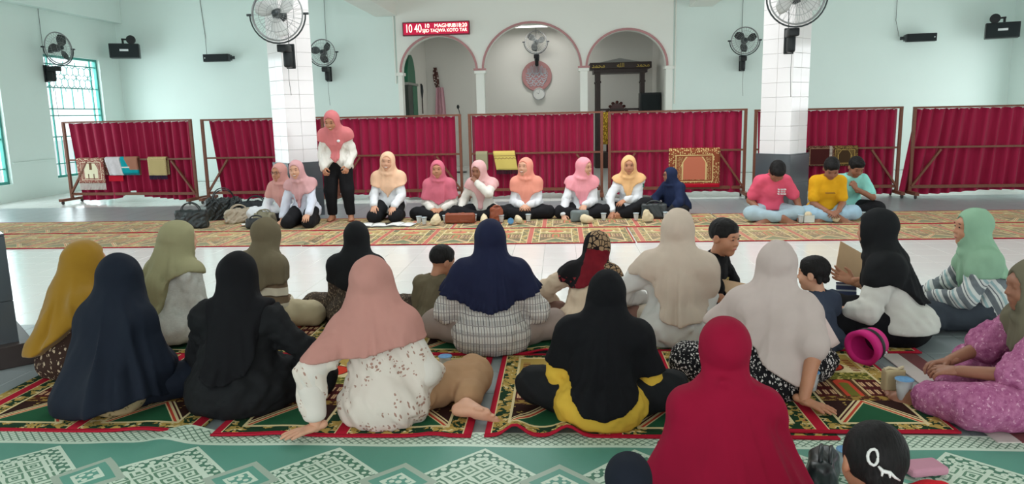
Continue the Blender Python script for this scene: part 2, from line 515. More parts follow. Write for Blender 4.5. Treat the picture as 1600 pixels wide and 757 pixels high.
# ---------------------------------------------------------------- wall fans
m_black = plain('black_plastic', srgb(34, 38, 40), 0.4, 0.1)
m_dgrey = plain('dark_grey_metal', srgb(58, 64, 66), 0.4, 0.1, metallic=0.2)
m_wire = plain('grey_wire', srgb(150, 153, 153), 0.35, 0.05, metallic=0.5)
m_cord = plain('grey_cord', srgb(120, 122, 120), 0.7)
m_blade = plain('dark_fan_blade', srgb(62, 66, 66), 0.45, 0.06)
m_pale = plain('pale_fan_blade', srgb(205, 206, 204), 0.4, 0.05)
def wall_fan(label, loc, rz, R=0.34, drop=0.62, back=0.42, blade=None, cord=0.5, up=0.8, tilt=0.05, spin=0.3, fine=True):
    """loc = centre of the cage; facing local -y, bracket below on the wall behind"""
    o = empty('wall_fan', label, 'fan', loc, rz)
    T_ = Matrix.Rotation(-tilt, 4, 'X')
    def done(name, bm, m, parent=o): return bm_obj(name, bm, m, parent, None, smooth=True)
    bm = bmesh.new()
    def ring(r, y, w, n=40): tube(bm, [T_ @ Vector((r*math.cos(2*PI*k/n), y, r*math.sin(2*PI*k/n))) for k in range(n)], w, 5, closed=True)
    ring(R, 0, 0.011); ring(R*0.98, 0.02, 0.007)
    for f in (0.35, 0.7): ring(R*f, -0.085+0.07*f*f, 0.0028)
    nw = 30 if fine else 20
    for k in range(nw):
        a = 2*PI*k/nw
        tube(bm, [T_ @ Vector((R*f*math.cos(a), -0.09*(1-f**3), R*f*math.sin(a))) for f in (0.13, 0.5, 0.8, 1.0)], 0.0022, 3, caps=False)
        tube(bm, [T_ @ Vector((R*f*math.cos(a), 0.08*(1-f**3)+0.02, R*f*math.sin(a))) for f in (0.25, 0.7, 1.0)], 0.002, 3, caps=False)
    guard = done('guard', bm, m_wire)
    bm = bmesh.new(); Mx = T_ @ Matrix.Rotation(PI/2, 4, 'X')
    lathe(bm, [(0.0001, 0.1), (R*0.13, 0.095), (R*0.13, 0.088)], 20, Mx); done('badge', bm, m_dgrey, guard)
    for k in range(3):
        bm = bmesh.new(); a0 = 2*PI*k/3 + spin; rows = []
        for i in range(7):
            f = i/6; r = R*(0.16+0.72*f); half = (0.26+0.42*math.sin(PI*min(1, f*0.85+0.12)))*(1-0.35*f)
            row = []
            for j in range(5):
                u = (j/4-0.5)*2; a = a0 + half*u + 0.25*f
                row.append(bm.verts.new(T_ @ Vector((r*math.cos(a), -0.02+0.03*u, r*math.sin(a)))))
            rows.append(row)
        for A, B in zip(rows, rows[1:]):
            for j in range(4): bm.faces.new((A[j], A[j+1], B[j+1], B[j]))
        bo = done('blade', bm, blade or m_blade)
        s = bo.modifiers.new('thick', 'SOLIDIFY'); s.thickness = 0.004
    bm = bmesh.new(); lathe(bm, [(0.0001, 0.05), (R*0.16, 0.045), (R*0.17, -0.02), (R*0.24, -0.03), (R*0.24, -0.15), (R*0.16, -0.19), (0.0001, -0.2)], 20, Mx)
    done('motor', bm, m_dgrey)
    bm = bmesh.new(); n = 16                                        # half ring yoke
    tube(bm, [T_ @ Vector(((R+0.035)*math.cos(PI+PI*k/n), 0.01, (R+0.035)*math.sin(PI+PI*k/n))) for k in range(n+1)], 0.011, 6)
    for s in (-1, 1): tube(bm, [T_ @ Vector((s*(R-0.01), 0.01, 0)), T_ @ Vector((s*(R+0.075), 0.01, 0))], 0.016, 8)
    done('yoke', bm, m_dgrey)
    bm = bmesh.new()
    box(bm, (0, back*0.45, -R-0.09), (0.13, back*0.6, 0.1), bev=0.012)
    done('oscillator_box', bm, m_black)
    bm = bmesh.new(); box(bm, (0.01, back*0.72, -R-0.13-0.09), (0.095, back*0.5, 0.24), bev=0.03); done('bracket', bm, m_black)
    bm = bmesh.new(); box(bm, (0.01, back-0.015, -R-0.18), (0.13, 0.03, 0.34), bev=0.01); done('wall_plate', bm, m_black)
    bm = bmesh.new(); tube(bm, [(0.02, back*0.6, -R-0.3), (0.015, back*0.6, -R-0.3-cord*0.5), (0.03, back*0.6, -R-0.3-cord)], 0.004, 5); done('pull_cord', bm, m_cord)
    if up:
        bm = bmesh.new(); tube(bm, [(0.0, back-0.012, -R-0.06), (-0.01, back-0.012, R), (0, back-0.012, R+up)], 0.006, 5); done('power_cable', bm, m_cord)
    return o
wall_fan('big fan high on the column behind the standing woman', (-3.77, 10.12, 2.84), 0.02, 0.345, back=0.4, blade=m_pale, cord=0.42, up=0.5, spin=0.5)
wall_fan('big fan high on the column behind the young man in pink', (3.05, 10.12, 2.86), -0.05, 0.345, back=0.4, blade=m_pale, cord=0.62, up=0.5, spin=1.4, tilt=0.0)
wall_fan('smaller fan on the mint wall beside the LED clock board', (-5.36, 17.02, 2.92), 0.06, 0.285, back=0.47, cord=0.6, up=1.4, spin=0.6)
wall_fan('smaller fan on the mint wall between the arches and the tiled column', (4.05, 17.02, 2.92), -0.1, 0.285, back=0.47, cord=0.6, up=1.4, spin=0.2)
wall_fan('fan on the window wall between two teal windows', (XL+0.42, 14.75, 2.95), PI/2-0.25, 0.31, back=0.42, cord=0.8, up=1.3, spin=1.0)
wall_fan('fan inside the niche above the round calligraphy plaque', (-0.63, 20.75, 3.36), 0, 0.29, back=0.44, cord=0.15, up=0.2, spin=0.1)

# ---------------------------------------------------------------- loudspeakers
m_plate = plain('white_name_plate', srgb(225, 228, 228), 0.5)
m_mesh = plain('speaker_grille', srgb(30, 38, 40), 0.7, 0.1, bump=0.002, bscale=300)
def box_speaker(label, loc, rz, side):
    o = empty('loudspeaker', label, 'speaker', loc, rz)
    bm = bmesh.new(); box(bm, (0, 0, 0), (0.62, 0.3, 0.32), bev=0.012); bm_obj('cabinet', bm, m_black, o)
    bm = bmesh.new(); box(bm, (0, -0.156, 0), (0.58, 0.02, 0.28), bev=0.006); gr = bm_obj('grille', bm, m_mesh, o)
    bm = bmesh.new(); box(bm, (0.0, -0.17, 0.01), (0.18, 0.008, 0.045), bev=0.002); bm_obj('name_plate', bm, m_plate, gr)
    bm = bmesh.new(); lathe(bm, [(0.0001, 0.05), (0.1, 0.04), (0.1, -0.04), (0.0001, -0.05)], 16, Matrix.Translation((side*0.14, 0.06, 0.26)) @ Matrix.Rotation(PI/2, 4, 'X'))
    bm_obj('swivel', bm, m_black, o)
    bm = bmesh.new(); tube(bm, [(side*0.14, 0.06, 0.26), (-side*0.06, 0.05, 0.27)], 0.02, 6); tube(bm, [(-side*0.03, 0.04, 0.15), (-side*0.03, 0.04, 0.26)], 0.025, 6)
    tube(bm, [(side*0.14, 0.06, 0.28), (side*0.14, 0.5, 0.3)], 0.022, 6)
    bm_obj('bracket', bm, m_black, o)
    return o
box_speaker('black box loudspeaker beside the left window wall corner', (-9.95, 16.95, 3.06), 0.42, 1)
box_speaker('black box loudspeaker at the wall corner opposite the windows', (9.40, 16.95, 2.97), -0.42, -1)
def horn_speaker(label, loc, rz, side):
    o = empty('column_loudspeaker', label, 'speaker', loc, rz)
    bm = bmesh.new(); box(bm, (0, 0, 0), (0.6, 0.14, 0.17), bev=0.008); bm_obj('cabinet', bm, m_black, o)
    bm = bmesh.new(); box(bm, (0, -0.075, 0), (0.56, 0.012, 0.14)); bm_obj('grille', bm, m_mesh, o)
    bm = bmesh.new(); box(bm, (side*0.32, 0, 0), (0.05, 0.13, 0.13), bev=0.01); tube(bm, [(side*0.33, 0, 0), (side*0.42, 0.03, 0)], 0.035, 8)
    bm_obj('end_plug', bm, m_dgrey, o)
    for q in (-0.2, 0.2): bm = bmesh.new(); tube(bm, [(q, 0.05, 0.0), (q, 0.2, 0.02)], 0.02, 6); bm_obj('bracket', bm, m_dgrey, o)
    bm = bmesh.new(); ellipsoid(bm, (-side*0.25, -0.083, 0.0), (0.015, 0.006, 0.015), 8, 6); bm_obj('knob', bm, m_plate, o)
    bm = bmesh.new(); tube(bm, [(-side*0.28, 0.1, 0.05), (-side*0.32, 0.19, 0.5), (-side*0.38, 0.19, 1.5)] if side > 0 else [(0.42*side, 0.1, 0.05), (0.5*side, 0.12, 0.4), (0.5*side, 0.12, 1.5)], 0.006, 5); bm_obj('cable', bm, m_cord, o)
    return o
horn_speaker('slim black column loudspeaker on the wall near the left corner', (-7.96, 17.3, 2.88), 0.0, 1)
horn_speaker('slim black column loudspeaker on the wall near the opposite corner', (7.9, 17.3, 2.9), -0.12, -1)

# ---------------------------------------------------------------- LED clock board
led_bg = Mat('led_red_panel', 0.4); led_bg.base((0.25, 0.0, 0.02)); led_bg.emit((0.62, 0.01, 0.06), 0.75)
m_led = Mat('led_lit_text', 0.4); m_led.base((0.9, 0.8, 0.6)); m_led.emit((1.0, 0.90, 0.72), 2.2)
o = empty('led_clock_board', 'red LED clock board with scrolling text above the left arch', 'sign', (-2.795, 17.42, 3.405), 0)
bm = bmesh.new(); box(bm, (0, -0.045, 0), (1.54, 0.08, 0.3), bev=0.006); bm_obj('case', bm, plain('dull_red_case', srgb(120, 50, 62), 0.5), o)
bm = bmesh.new(); box(bm, (0, -0.088, 0), (1.49, 0.008, 0.25)); dsp = bm_obj('display', bm, led_bg.m, o)
def board_text(s, size, x, z, sx=1.0, parent=o, mat=m_led.m, y=-0.096, name='lettering'):
    me = text_mesh(name, s, size, 0.002); me.materials.append(mat)
    q = shared(name, me, parent, (x, y, z), (PI/2, 0, 0), (sx, 1, 1)); return q
board_text('10', 0.255, -0.625, 0.0, 0.66, dsp); board_text('40', 0.255, -0.41, 0.0, 0.66, dsp)
board_text('10', 0.125, -0.205, 0.055, 1.0, dsp); board_text('MAGHRIB18:20', 0.115, 0.34, 0.055, 1.0, dsp)
board_text('SJID TAQWA KOTO TAR', 0.105, 0.20, -0.05, 0.88, dsp)

# ---------------------------------------------------------------- niche furnishings
ln = Mat('lamp_glow', 0.5); ln.base((0.9, 0.9, 0.85)); ln.emit((1.0, 0.98, 0.92), 3.5)
o = empty('ceiling_lamp', 'glowing strip lamp under the niche ceiling above the fan', 'lamp', (-0.62, 20.3, 3.745))
bm = bmesh.new(); box(bm, (0, 0, 0.01), (1.3, 0.16, 0.05), bev=0.01); bm_obj('housing', bm, m_white, o)
bm = bmesh.new(); tube(bm, [(-0.6, 0, -0.035), (0.6, 0, -0.035)], 0.025, 8); bm_obj('tube', bm, ln.m, o)
ld = area_light('niche_lamp_light', (-0.62, 20.3, 3.66), (0, 0, -1), 1.2, 0.2, 26, (1, 0.98, 0.94))

# round calligraphy plaque: a raised band and raised strokes
o = empty('calligraphy_plaque', 'round dusty pink plaque with silvery calligraphy hung in the niche', 'plaque', (-0.63, NB-0.03, 2.47))
Mx = Matrix.Rotation(PI/2, 4, 'X')
bm = bmesh.new(); lathe(bm, [(0.0001, 0.03), (0.40, 0.03), (0.415, 0.022), (0.415, 0.0)], 48, Mx, cap_bot=True); bm_obj('disc', bm, m_pinkedge, o)
m_sil = plain('silver_lettering', srgb(190, 200, 208), 0.4, 0.05, metallic=0.2)
bm = bmesh.new(); random.seed(11)
def stroke(pts, w=0.0085): tube(bm, [(x, -0.036, z) for x, z in pts], w, 5)
for k in range(15):                                          # tall uprights of the letters
    x = -0.245+0.035*k; top = math.sqrt(0.33**2-x*x)*(0.95-0.12*(k % 3 == 1))
    stroke([(x-0.008, top), (x, top-0.12), (x+0.004, 0.06-0.02*(k % 3))])
for r in range(6):                                           # sweeping bowls
    z = 0.09-0.065*r; w = math.sqrt(max(0.02, 0.31**2-z*z))
    n = 3+(r % 2)
    for k in range(n):
        a, b = -w+2*w*k/n, -w+2*w*(k+1)/n-0.02
        stroke([(a+(b-a)*t, z-0.05*math.sin(PI*t)+0.02*t) for t in (0, .2, .4, .6, .8, 1)], 0.011)
        stroke([(b, z+0.02), (b+0.012, z+0.05), (b-0.012, z+0.055)], 0.008)
for k in range(22):
    a, r_ = random.uniform(0, 2*PI), random.uniform(0.05, 0.29)
    ellipsoid(bm, (r_*math.cos(a), -0.036, r_*math.sin(a)), (0.011, 0.006, 0.011), 6, 4)
bm_obj('calligraphy', bm, m_sil, o, smooth=True)
o = empty('wall_clock', 'round white wall clock just below the calligraphy plaque', 'clock', (-0.58, NB-0.03, 1.98))
bm = bmesh.new(); lathe(bm, [(0.0001, 0.035), (0.14, 0.035)], 32, Mx); bm_obj('face', bm, plain('clock_face', srgb(226, 228, 224), 0.4), o)
bm = bmesh.new(); lathe(bm, [(0.14, 0.03), (0.15, 0.05), (0.168, 0.04), (0.17, 0.0)], 32, Mx); bm_obj('rim', bm, plain('clock_rim', srgb(205, 208, 208), 0.35), o, smooth=True)
bm = bmesh.new(); beam(bm, (0, -0.04, 0), (-0.06, -0.04, 0.03), 0.008, 0.003, (0, 1, 0)); beam(bm, (0, -0.04, 0), (0.02, -0.04, 0.1), 0.006, 0.003, (0, 1, 0)); bm_obj('hand', bm, m_dgrey, o)

# canopied pulpit
m_gold = plain('gold_lettering', srgb(196, 170, 74), 0.4, 0.08, metallic=0.3)
Y0 = 19.9
o = empty('pulpit', 'dark wooden pulpit with gold lettered canopy under the right arch', 'pulpit', (1.55, Y0, 0))
bm = bmesh.new(); box(bm, (0, 0, 2.6), (1.56, 0.9, 0.16), bev=0.012); canopy = bm_obj('canopy', bm, m_darkwood, o)
bm = bmesh.new(); box(bm, (0, 0, 2.47), (1.36, 0.8, 0.1)); bm_obj('architrave', bm, m_darkwood, o)
bm = bmesh.new(); prism(bm, [(-0.6, 2.68), (0.6, 2.68), (0, 2.8)], -0.2, 0.3); bm_obj('gable', bm, plain('grey_gable', srgb(172, 172, 168), 0.6), o)
for sx in (-0.56, 0.56):
    for sy in (-0.36, 0.36):
        bm = bmesh.new(); box(bm, (sx+(0.06 if sy > 0 and sx > 0 else 0), sy, 1.23), (0.11, 0.11, 2.42), bev=0.006)
        box(bm, (sx+(0.06 if sy > 0 and sx > 0 else 0), sy, 2.2), (0.14, 0.14, 0.05)); bm_obj('post', bm, m_darkwood, o)
bm = bmesh.new(); box(bm, (0, 0, 0.2), (1.3, 0.86, 0.4), bev=0.01); bm_obj('platform', bm, m_darkwood, o)
bm = bmesh.new(); box(bm, (0, -0.4, 1.5), (1.1, 0.04, 0.05)); bm_obj('rail', bm, m_darkwood, o)
def arabic(s, size, x, sx=1.0):
    return board_text(s, size, x, 2.6, sx, canopy, m_gold, -0.456)
arabic('\ufea2\ufee4\ufea4\ufee3'[::1] if False else '\ufeaa\ufee4\ufea4\ufee3', 0.15, -0.56, 1.0)
arabic('\ufef6\ufedf\ufe8d' if False else '\ufeea\ufee0\ufedf\ufe8d', 0.15, 0.0, 1.0)
arabic('\ufeaa\ufee4\ufea4\ufee3', 0.15, 0.56, 1.0)
# carved chair
o = empty('carved_chair', 'carved red-brown chair back standing inside the pulpit', 'chair', (1.5, 19.98, 0.4))
bm = bmesh.new()
n = 20; out = [(-0.2, 0.9)] + [(0.19*math.cos(PI-PI*k/n), 1.1+0.17*math.sin(PI*k/n)*(1+0.12*math.cos(6*PI*k/n))) for k in range(n+1)] + [(0.2, 0.9)]
prism(bm, out, -0.025, 0.025)
bm_obj('crest', bm, m_redwood, o)
for k in range(5):
    a = PI*(0.14+0.18*k); bm = bmesh.new(); ellipsoid(bm, (0.2*math.cos(a), -0.01, 1.1+0.19*math.sin(a)), (0.045, 0.03, 0.04), 10, 6); bm_obj('carved_scroll', bm, m_redwood, o, smooth=True)
for s in (-1, 1):
    bm = bmesh.new(); tube(bm, [(s*0.25, 0, 0.0), (s*0.25, 0, 1.02)], 0.03, 8); ellipsoid(bm, (s*0.25, 0, 1.06), (0.045, 0.04, 0.06), 8, 6); ellipsoid(bm, (s*0.22, 0, 1.1), (0.05, 0.03, 0.035), 8, 6); bm_obj('upright', bm, m_redwood, o, smooth=True)
bm = bmesh.new(); box(bm, (0, -0.02, 0.82), (0.42, 0.05, 0.32), bev=0.02); bm_obj('back_pad', bm, plain('pink_pad', srgb(170, 128, 124), 0.8), o)
bm = bmesh.new(); box(bm, (0, -0.2, 0.45), (0.52, 0.48, 0.08), bev=0.02); bm_obj('seat', bm, m_redwood, o)
for sx in (-1, 1):
    for yy in (-0.38, -0.02):
        bm = bmesh.new(); box(bm, (sx*0.22, yy, 0.205), (0.05, 0.05, 0.41)); bm_obj('leg', bm, m_redwood, o)
# black cabinet speaker on stand beside pulpit
o = empty('floor_loudspeaker', 'tall black loudspeaker cabinet standing beside the pulpit', 'speaker', (2.28, 19.4, 0))
bm = bmesh.new(); box(bm, (0, 0, 0.95), (0.52, 0.45, 1.9), bev=0.015); bm_obj('cabinet', bm, m_black, o)
bm = bmesh.new(); box(bm, (0, -0.235, 1.0), (0.46, 0.02, 1.7)); bm_obj('grille', bm, m_mesh, o)
# green cupboard / arched door on the left cheek of the niche
m_green = plain('green_paint', srgb(42, 112, 84), 0.5, 0.08)
m_dkgreen = plain('dark_green_paint', srgb(52, 62, 56), 0.5, 0.08)
o = empty('arched_cupboard', 'narrow green cupboard with arched top inside the left arch', 'cupboard', (-3.74, 18.55, 0))
bm = bmesh.new(); box(bm, (0.06, 0.3, 1.1), (0.12, 0.55, 2.2), bev=0.006); bm_obj('green_door', bm, m_green, o)
bm = bmesh.new(); box(bm, (0.06, -0.3, 1.1), (0.12, 0.55, 2.2), bev=0.006); bm_obj('dark_door', bm, m_dkgreen, o)
bm = bmesh.new(); n = 14
prof = [(-0.5, 2.25)] + [(0.5*math.cos(PI-PI*k/n), 2.25+0.68*math.sin(PI*k/n)) for k in range(n+1)]
A = [bm.verts.new((0.0, y, z)) for y, z in prof[1:]]; B = [bm.verts.new((0.1, y, z)) for y, z in prof[1:]]
bm.faces.new(A); bm.faces.new(B[::-1])
for k in range(len(A)): bm.faces.new((A[k], A[(k+1) % len(A)], B[(k+1) % len(A)], B[k]))
bm_obj('arched_top', bm, m_green, o)
bm = bmesh.new(); box(bm, (0.07, 0, 2.22), (0.16, 1.2, 0.06), bev=0.01); bm_obj('shelf', bm, plain('grey_shelf', srgb(150, 152, 146), 0.6), o)
# sword-like staff on the cheek wall
o = empty('ceremonial_staff', 'thin dark carved staff on the niche wall beside the green cupboard', 'staff', (-3.7, 20.2, 1.5))
bm = bmesh.new(); tube(bm, [(0, 0, 0.0), (0, 0, 0.42)], 0.018, 6); bm_obj('shaft', bm, m_darkwood, o)
bm = bmesh.new(); tube(bm, [(0, 0, 0.42), (0, 0.03, 0.6), (0, 0.01, 0.74), (0, -0.1, 0.78)], [0.02, 0.04, 0.035, 0.02], 6); bm_obj('head', bm, m_dgrey, o, smooth=True)
# pink prayer garment hanging on a hook
m_pinkcl = cloth('pink_lace_cloth', srgb(216, 170, 180))
def hang(u, v):
    w = 0.10+0.12*v; x = (u-0.5)*2*w
    return (x, -0.03-0.03*math.sin(u*19)-0.02*math.sin(u*9+2), -v*1.6)
me = grid_mesh('hanging_garment', hang, 24, 12)
o = link_mesh('hanging_garment', me, m_pinkcl, None, (-3.36, 21.15, 2.22)); tag(o, 'pink lace garment hanging on the niche wall', 'garment')
o = empty('patterned_shawl', 'brown and white patterned shawl bundled above the pink garment', 'shawl', (-3.47, 21.15, 2.25))
Mz = Mat('brown_white_print', 0.9); Mz.base(Mz.mix(srgb(92, 62, 58), srgb(225, 215, 208), Mz.voro(scale=14).lt(0.34)))
def hang2(u, v):
    w = 0.05+0.03*math.sin(v*3); return ((u-0.5)*2*w+0.05*v*v, -0.04-0.02*math.sin(u*12), 0.52-v*0.55)
link_mesh('cloth', grid_mesh('cloth', hang2, 14, 10), Mz.m, o)
# microphone on its stand
o = empty('microphone_stand', 'black gooseneck microphone standing behind the red screens', 'microphone', (-2.52, 18.9, 0))
bm = bmesh.new(); tube(bm, [(0, 0, 0.02), (0, 0, 1.3)], 0.012, 8); lathe(bm, [(0.0001, 0.03), (0.13, 0.02), (0.14, 0)], 16); bm_obj('stand', bm, m_black, o)
bm = bmesh.new(); tube(bm, [(0, 0, 1.3), (0.005, 0, 1.45), (-0.03, 0, 1.6)], 0.01, 8); bm_obj('gooseneck', bm, m_black, o)
bm = bmesh.new(); ellipsoid(bm, (-0.04, 0, 1.65), (0.035, 0.035, 0.055), 10, 8); bm_obj('foam_head', bm, m_black, o)
# conduits on the wall
o = structure(bm_obj('trim_6', (lambda b: (tube(b, [(-3.8, 17.48, 2.2), (-3.8, 17.48, 3.72)], 0.02, 6), tube(b, [(2.62, 17.48, 1.6), (2.62, 17.48, 3.9)], 0.015, 6), b)[-1])(bmesh.new()), m_white))
# ---------------------------------------------------------------- rolling curtain screens
def curtain_mat():
    M = Mat('crimson_curtain_cloth', 0.75, 0.2)
    x, y, z = M.xyz()
    n = M.noise(M.vec(x*8, y*8, z*0.7), 3, 3)
    M.base(M.mix(srgb(136, 12, 50), srgb(170, 24, 70), n))
    M.bump(M.noise(scale=300, detail=1), 0.0008, 0.3); M.sheen(0.15)
    return M.m
m_curtain = curtain_mat()
m_hook = plain('pale_hook', srgb(220, 210, 205), 0.35, metallic=0.3)
m_caster = plain('caster_rubber', srgb(70, 66, 64), 0.5)
hook_bm = bmesh.new(); tube(hook_bm, [(0.012*math.cos(a), 0, 0.02*math.sin(a)) for a in [2*PI*k/8 for k in range(8)]], 0.005, 4, closed=True)
hook_me = bpy.data.meshes.new('hook'); hook_bm.to_mesh(hook_me); hook_bm.free(); hook_me.materials.append(m_hook)
def screen(x0, x1, y0, y1, H, label, braces=('l', 'r'), seed=0, cur=(0.04, 0.98), slant=0.0, bundle=1.0, lift=None):
    L = math.hypot(x1-x0, y1-y0); rz = math.atan2(y1-y0, x1-x0)
    o = empty('curtain_screen', label, 'screen', (x0, y0, 0), rz, 'rolling curtain screens in front of the niche')
    rr = random.Random(seed); w = 0.045
    def bar(name, a, b, ww=w, hh=w, up=(0, 0, 1)):
        bm = bmesh.new(); beam(bm, a, b, ww, hh, up); return bm_obj(name, bm, m_wood, o)
    for s, x in (('l', 0.025), ('r', L-0.025)):
        bar('post', (x, 0, 0.1), (x, 0, H), up=(0, 1, 0))
        bar('foot', (x, -0.3, 0.08), (x, 0.3, 0.08), 0.06, 0.05)
        if s in braces:
            d = 0.42 if s == 'l' else -0.42
            bar('brace', (x+d*0.04, -0.025, 0.18), (x+d, -0.025, 0.76), 0.03, 0.045, (0, 1, 0))
        for yy in (-0.24, 0.24):
            bm = bmesh.new(); lathe(bm, [(0.0001, -0.012), (0.03, -0.012), (0.03, 0.012), (0.0001, 0.012)], 10, Matrix.Translation((x, yy, 0.03)) @ Matrix.Rotation(PI/2, 4, 'Y'))
            box(bm, (x, yy, 0.05), (0.03, 0.03, 0.02)); bm_obj('caster', bm, m_caster, o)
    bar('top_rail', (0, 0, H), (L, 0, H), 0.035, 0.03)
    bar('middle_rail', (0.05, -0.0, 0.79), (L-0.05, -0.0, 0.79), 0.03, 0.03)
    bar('bottom_rail', (0.05, -0.0, 0.17), (L-0.05, -0.0, 0.17), 0.035, 0.05)
    ph = [rr.uniform(0, 6.28) for _ in range(6)]
    nf = rr.uniform(13, 16)
    c0, c1 = cur
    def cf(u, v):
        # folds bunch up towards one end, hang free and lean a little
        uu = u**bundle
        x = c0*L + (c1-c0)*L*uu + slant*v*(1-uu)*0.9
        a = 2*PI*nf*u
        amp = 0.028+0.022*v
        y = 0.045 + amp*(math.sin(a+ph[0]+0.6*math.sin(3.1*u*6+ph[1])) + 0.35*math.sin(0.47*a+ph[2]+v*1.5))
        z = H-0.015 - v*(H-0.09) - 0.03*math.sin(2.2*u*3+ph[3])*v - 0.008*abs(math.sin(a/2))*(1-v)
        if lift:
            g = math.exp(-((uu-lift[0])/lift[1])**2); z += lift[2]*g*v**3
        return (x + 0.01*math.cos(a*0.9+ph[4]), y, z)
    me = grid_mesh('curtain', cf, int(nf*10), 16)
    cur_o = link_mesh('curtain', me, m_curtain, o)
    nh = 15
    for k in range(nh):
        uu = (k+0.5)/nh
        shared('hook', hook_me, cur_o, (c0*L+(c1-c0)*L*uu**bundle, 0.0, H-0.015), (0, 0, 0))
    return o
SCREENS = [
    screen(-9.02, -6.47, 13.1, 12.85, 1.47, 'red curtain screen farthest towards the windows with four cloths on its rail', ('l', 'r'), 1, (0.04, 0.985), 0.12, 0.85, (0.45, 0.07, 0.12)),
    screen(-6.33, -4.1, 12.9, 12.85, 1.46, 'red curtain screen half hidden by the column behind the mauve scarved women', ('l',), 2, (0.06, 0.98), 0.15, 0.9),
    screen(-3.92, -1.68, 12.8, 12.75, 1.45, 'red curtain screen behind the standing woman and the woman in peach', ('l', 'r'), 3, (0.02, 0.95), 0.0, 0.9),
    screen(-1.56, 0.72, 12.72, 12.62, 1.45, 'red curtain screen with yellow cloth on its rail behind the laughing woman', ('r',), 4, (0.02, 0.93), 0.0, 0.9),
    screen(0.80, 3.05, 12.6, 12.5, 1.44, 'red curtain screen with big orange prayer rug behind woman in navy', ('l', 'r'), 5, (0.0, 0.97), 0.0, 1.0),
    screen(3.15, 5.42, 12.45, 12.3, 1.42, 'red curtain screen behind the young men and the second tiled column', ('l', 'r'), 6, (0.02, 0.97), 0.05, 0.95),
    screen(5.53, 7.9, 12.2, 12.1, 1.41, 'red curtain screen farthest from the windows standing alone by the wall', ('l', 'r'), 7, (0.03, 0.99), -0.2, 1.1),
]
# ---------------------------------------------------------------- cloths hung over the middle rails
def hung_cloth(name, label, cat, scr, u0, u1, drop, mat, back=0.3, thick=0.012, skew=0.0, fringe=None, amp=0.006):
    """a folded mat over the rail of a screen: front flap, fold over the bar, short back flap"""
    s = SCREENS[scr]
    w = u1-u0
    def f(u, v):
        t = v*(drop+back+0.06)
        wob = amp*math.sin(u*9+2*v)+amp*math.sin(u*4+1)
        x = u*w + skew*(max(0, drop-t)/drop if drop else 0)
        if t < drop: return (x, -0.034+wob*(1-t/drop), 0.81-drop+t)
        if t < drop+0.06:
            a = PI*(t-drop)/0.06; return (x, -0.034*math.cos(a), 0.81+0.012*math.sin(a))
        return (x, 0.034, 0.81-(t-drop-0.06))
    me = grid_mesh(name, f, 14, 20, (1, (drop+back+0.06)/drop))
    e = empty(name, label, cat, s.location, s.rotation_euler.z)
    e.location = (s.matrix_basis @ Vector((u0, 0, 0)))
    q = link_mesh('cloth', me, mat, e)
    md = q.modifiers.new('thick', 'SOLIDIFY'); md.thickness = thick; md.offset = 1
    if fringe:
        bm = bmesh.new(); n = int(w/0.014)
        for k in range(n):
            x = (k+0.5)*w/n+skew; tube(bm, [(x, -0.04, 0.81-drop), (x+0.004*math.sin(k*3), -0.038, 0.81-drop-fringe[0])], 0.005, 4)
        bm_obj('fringe', bm, fringe[1], e)
    return e
def uv_mat(name, rough=0.9):
    M = Mat(name, rough, 0.1)
    n = M.t.nodes.new('ShaderNodeSeparateXYZ'); M.t.links.new(M.coord('UV'), n.inputs[0])
    return M, V(M.t, n.outputs[0]), V(M.t, n.outputs[1])
def prayer_mat(name, field, ground, motif, border=0.1, arch=True, rep=15.0):
    """border of small figures around a field with a pointed arch; v=0 at the hanging end"""
    M, u, v = uv_mat(name)
    d = u.min(1-u).min(v.min(1-v)*0.9)
    fig = (M.voro(M.vec(u*rep, v*rep), 1.6, 0.5).lt(0.36))
    c = M.mix(ground, motif, fig*d.lt(border))
    c = M.mix(c, motif, d.inside(border, border+0.02))
    c = M.mix(c, ground, d.inside(border+0.02, border+0.045))
    inner = d.gt(border+0.045)
    if arch:
        a = (u-0.5).abs(); top = a*a*-5.5+0.93
        ins = inner*a.lt(0.5-border-0.14)*v.lt(top)*v.gt(border+0.08)
        c = M.mix(c, M.mix(ground, motif, M.voro(M.vec(u*rep, v*rep), 2.3, 0.3).lt(0.3)), inner)
        c = M.mix(c, field, ins)
        rim = ((v-top).abs().lt(0.025)+(a-(0.5-border-0.14)).abs().lt(0.015)).clamp()*inner*v.lt(top+0.03)*a.lt(0.5-border-0.11)
        c = M.mix(c, motif, rim)
    else:
        c = M.mix(c, field, inner)
    M.base(c); M.bump(M.noise(scale=260, detail=1), 0.001, 0.5)
    return M, c, u, v
MM, c, u, v = prayer_mat('maroon_cream_mat', srgb(236, 226, 196), srgb(150, 84, 76), srgb(232, 216, 190), 0.12)
fig = ((u-0.5).abs().lt(0.05)*v.inside(0.55, 0.85)+((u-0.5).abs()-0.1).abs().lt(0.02)*v.inside(0.15, 0.38)).clamp()
MM.base(MM.mix(c, srgb(120, 86, 66), fig))
m_fringe = plain('cream_fringe', srgb(222, 212, 205), 0.9)
hung_cloth('prayer_rug', 'maroon and cream prayer rug with white fringe on the leftmost screen rail', 'rug', 0, 0.24, 0.78, 0.44, MM.m, 0.3, fringe=(0.12, m_fringe))
e = hung_cloth('folded_shawl', 'white folded shawl with red hem on the screen rail beside a maroon rug', 'shawl', 0, 0.81, 1.11, 0.3, plain('white_shawl', srgb(214, 204, 206), 0.9, 0.12, 20), 0.3, 0.02, 0.06, amp=0.012)
bm = bmesh.new(); box(bm, (0.17, -0.015, 0.45), (0.29, 0.012, 0.1)); bm_obj('red_hem', bm, cloth('red_hem_cloth', srgb(190, 24, 46)), e)
Mt, u, v = uv_mat('teal_brown_patch')
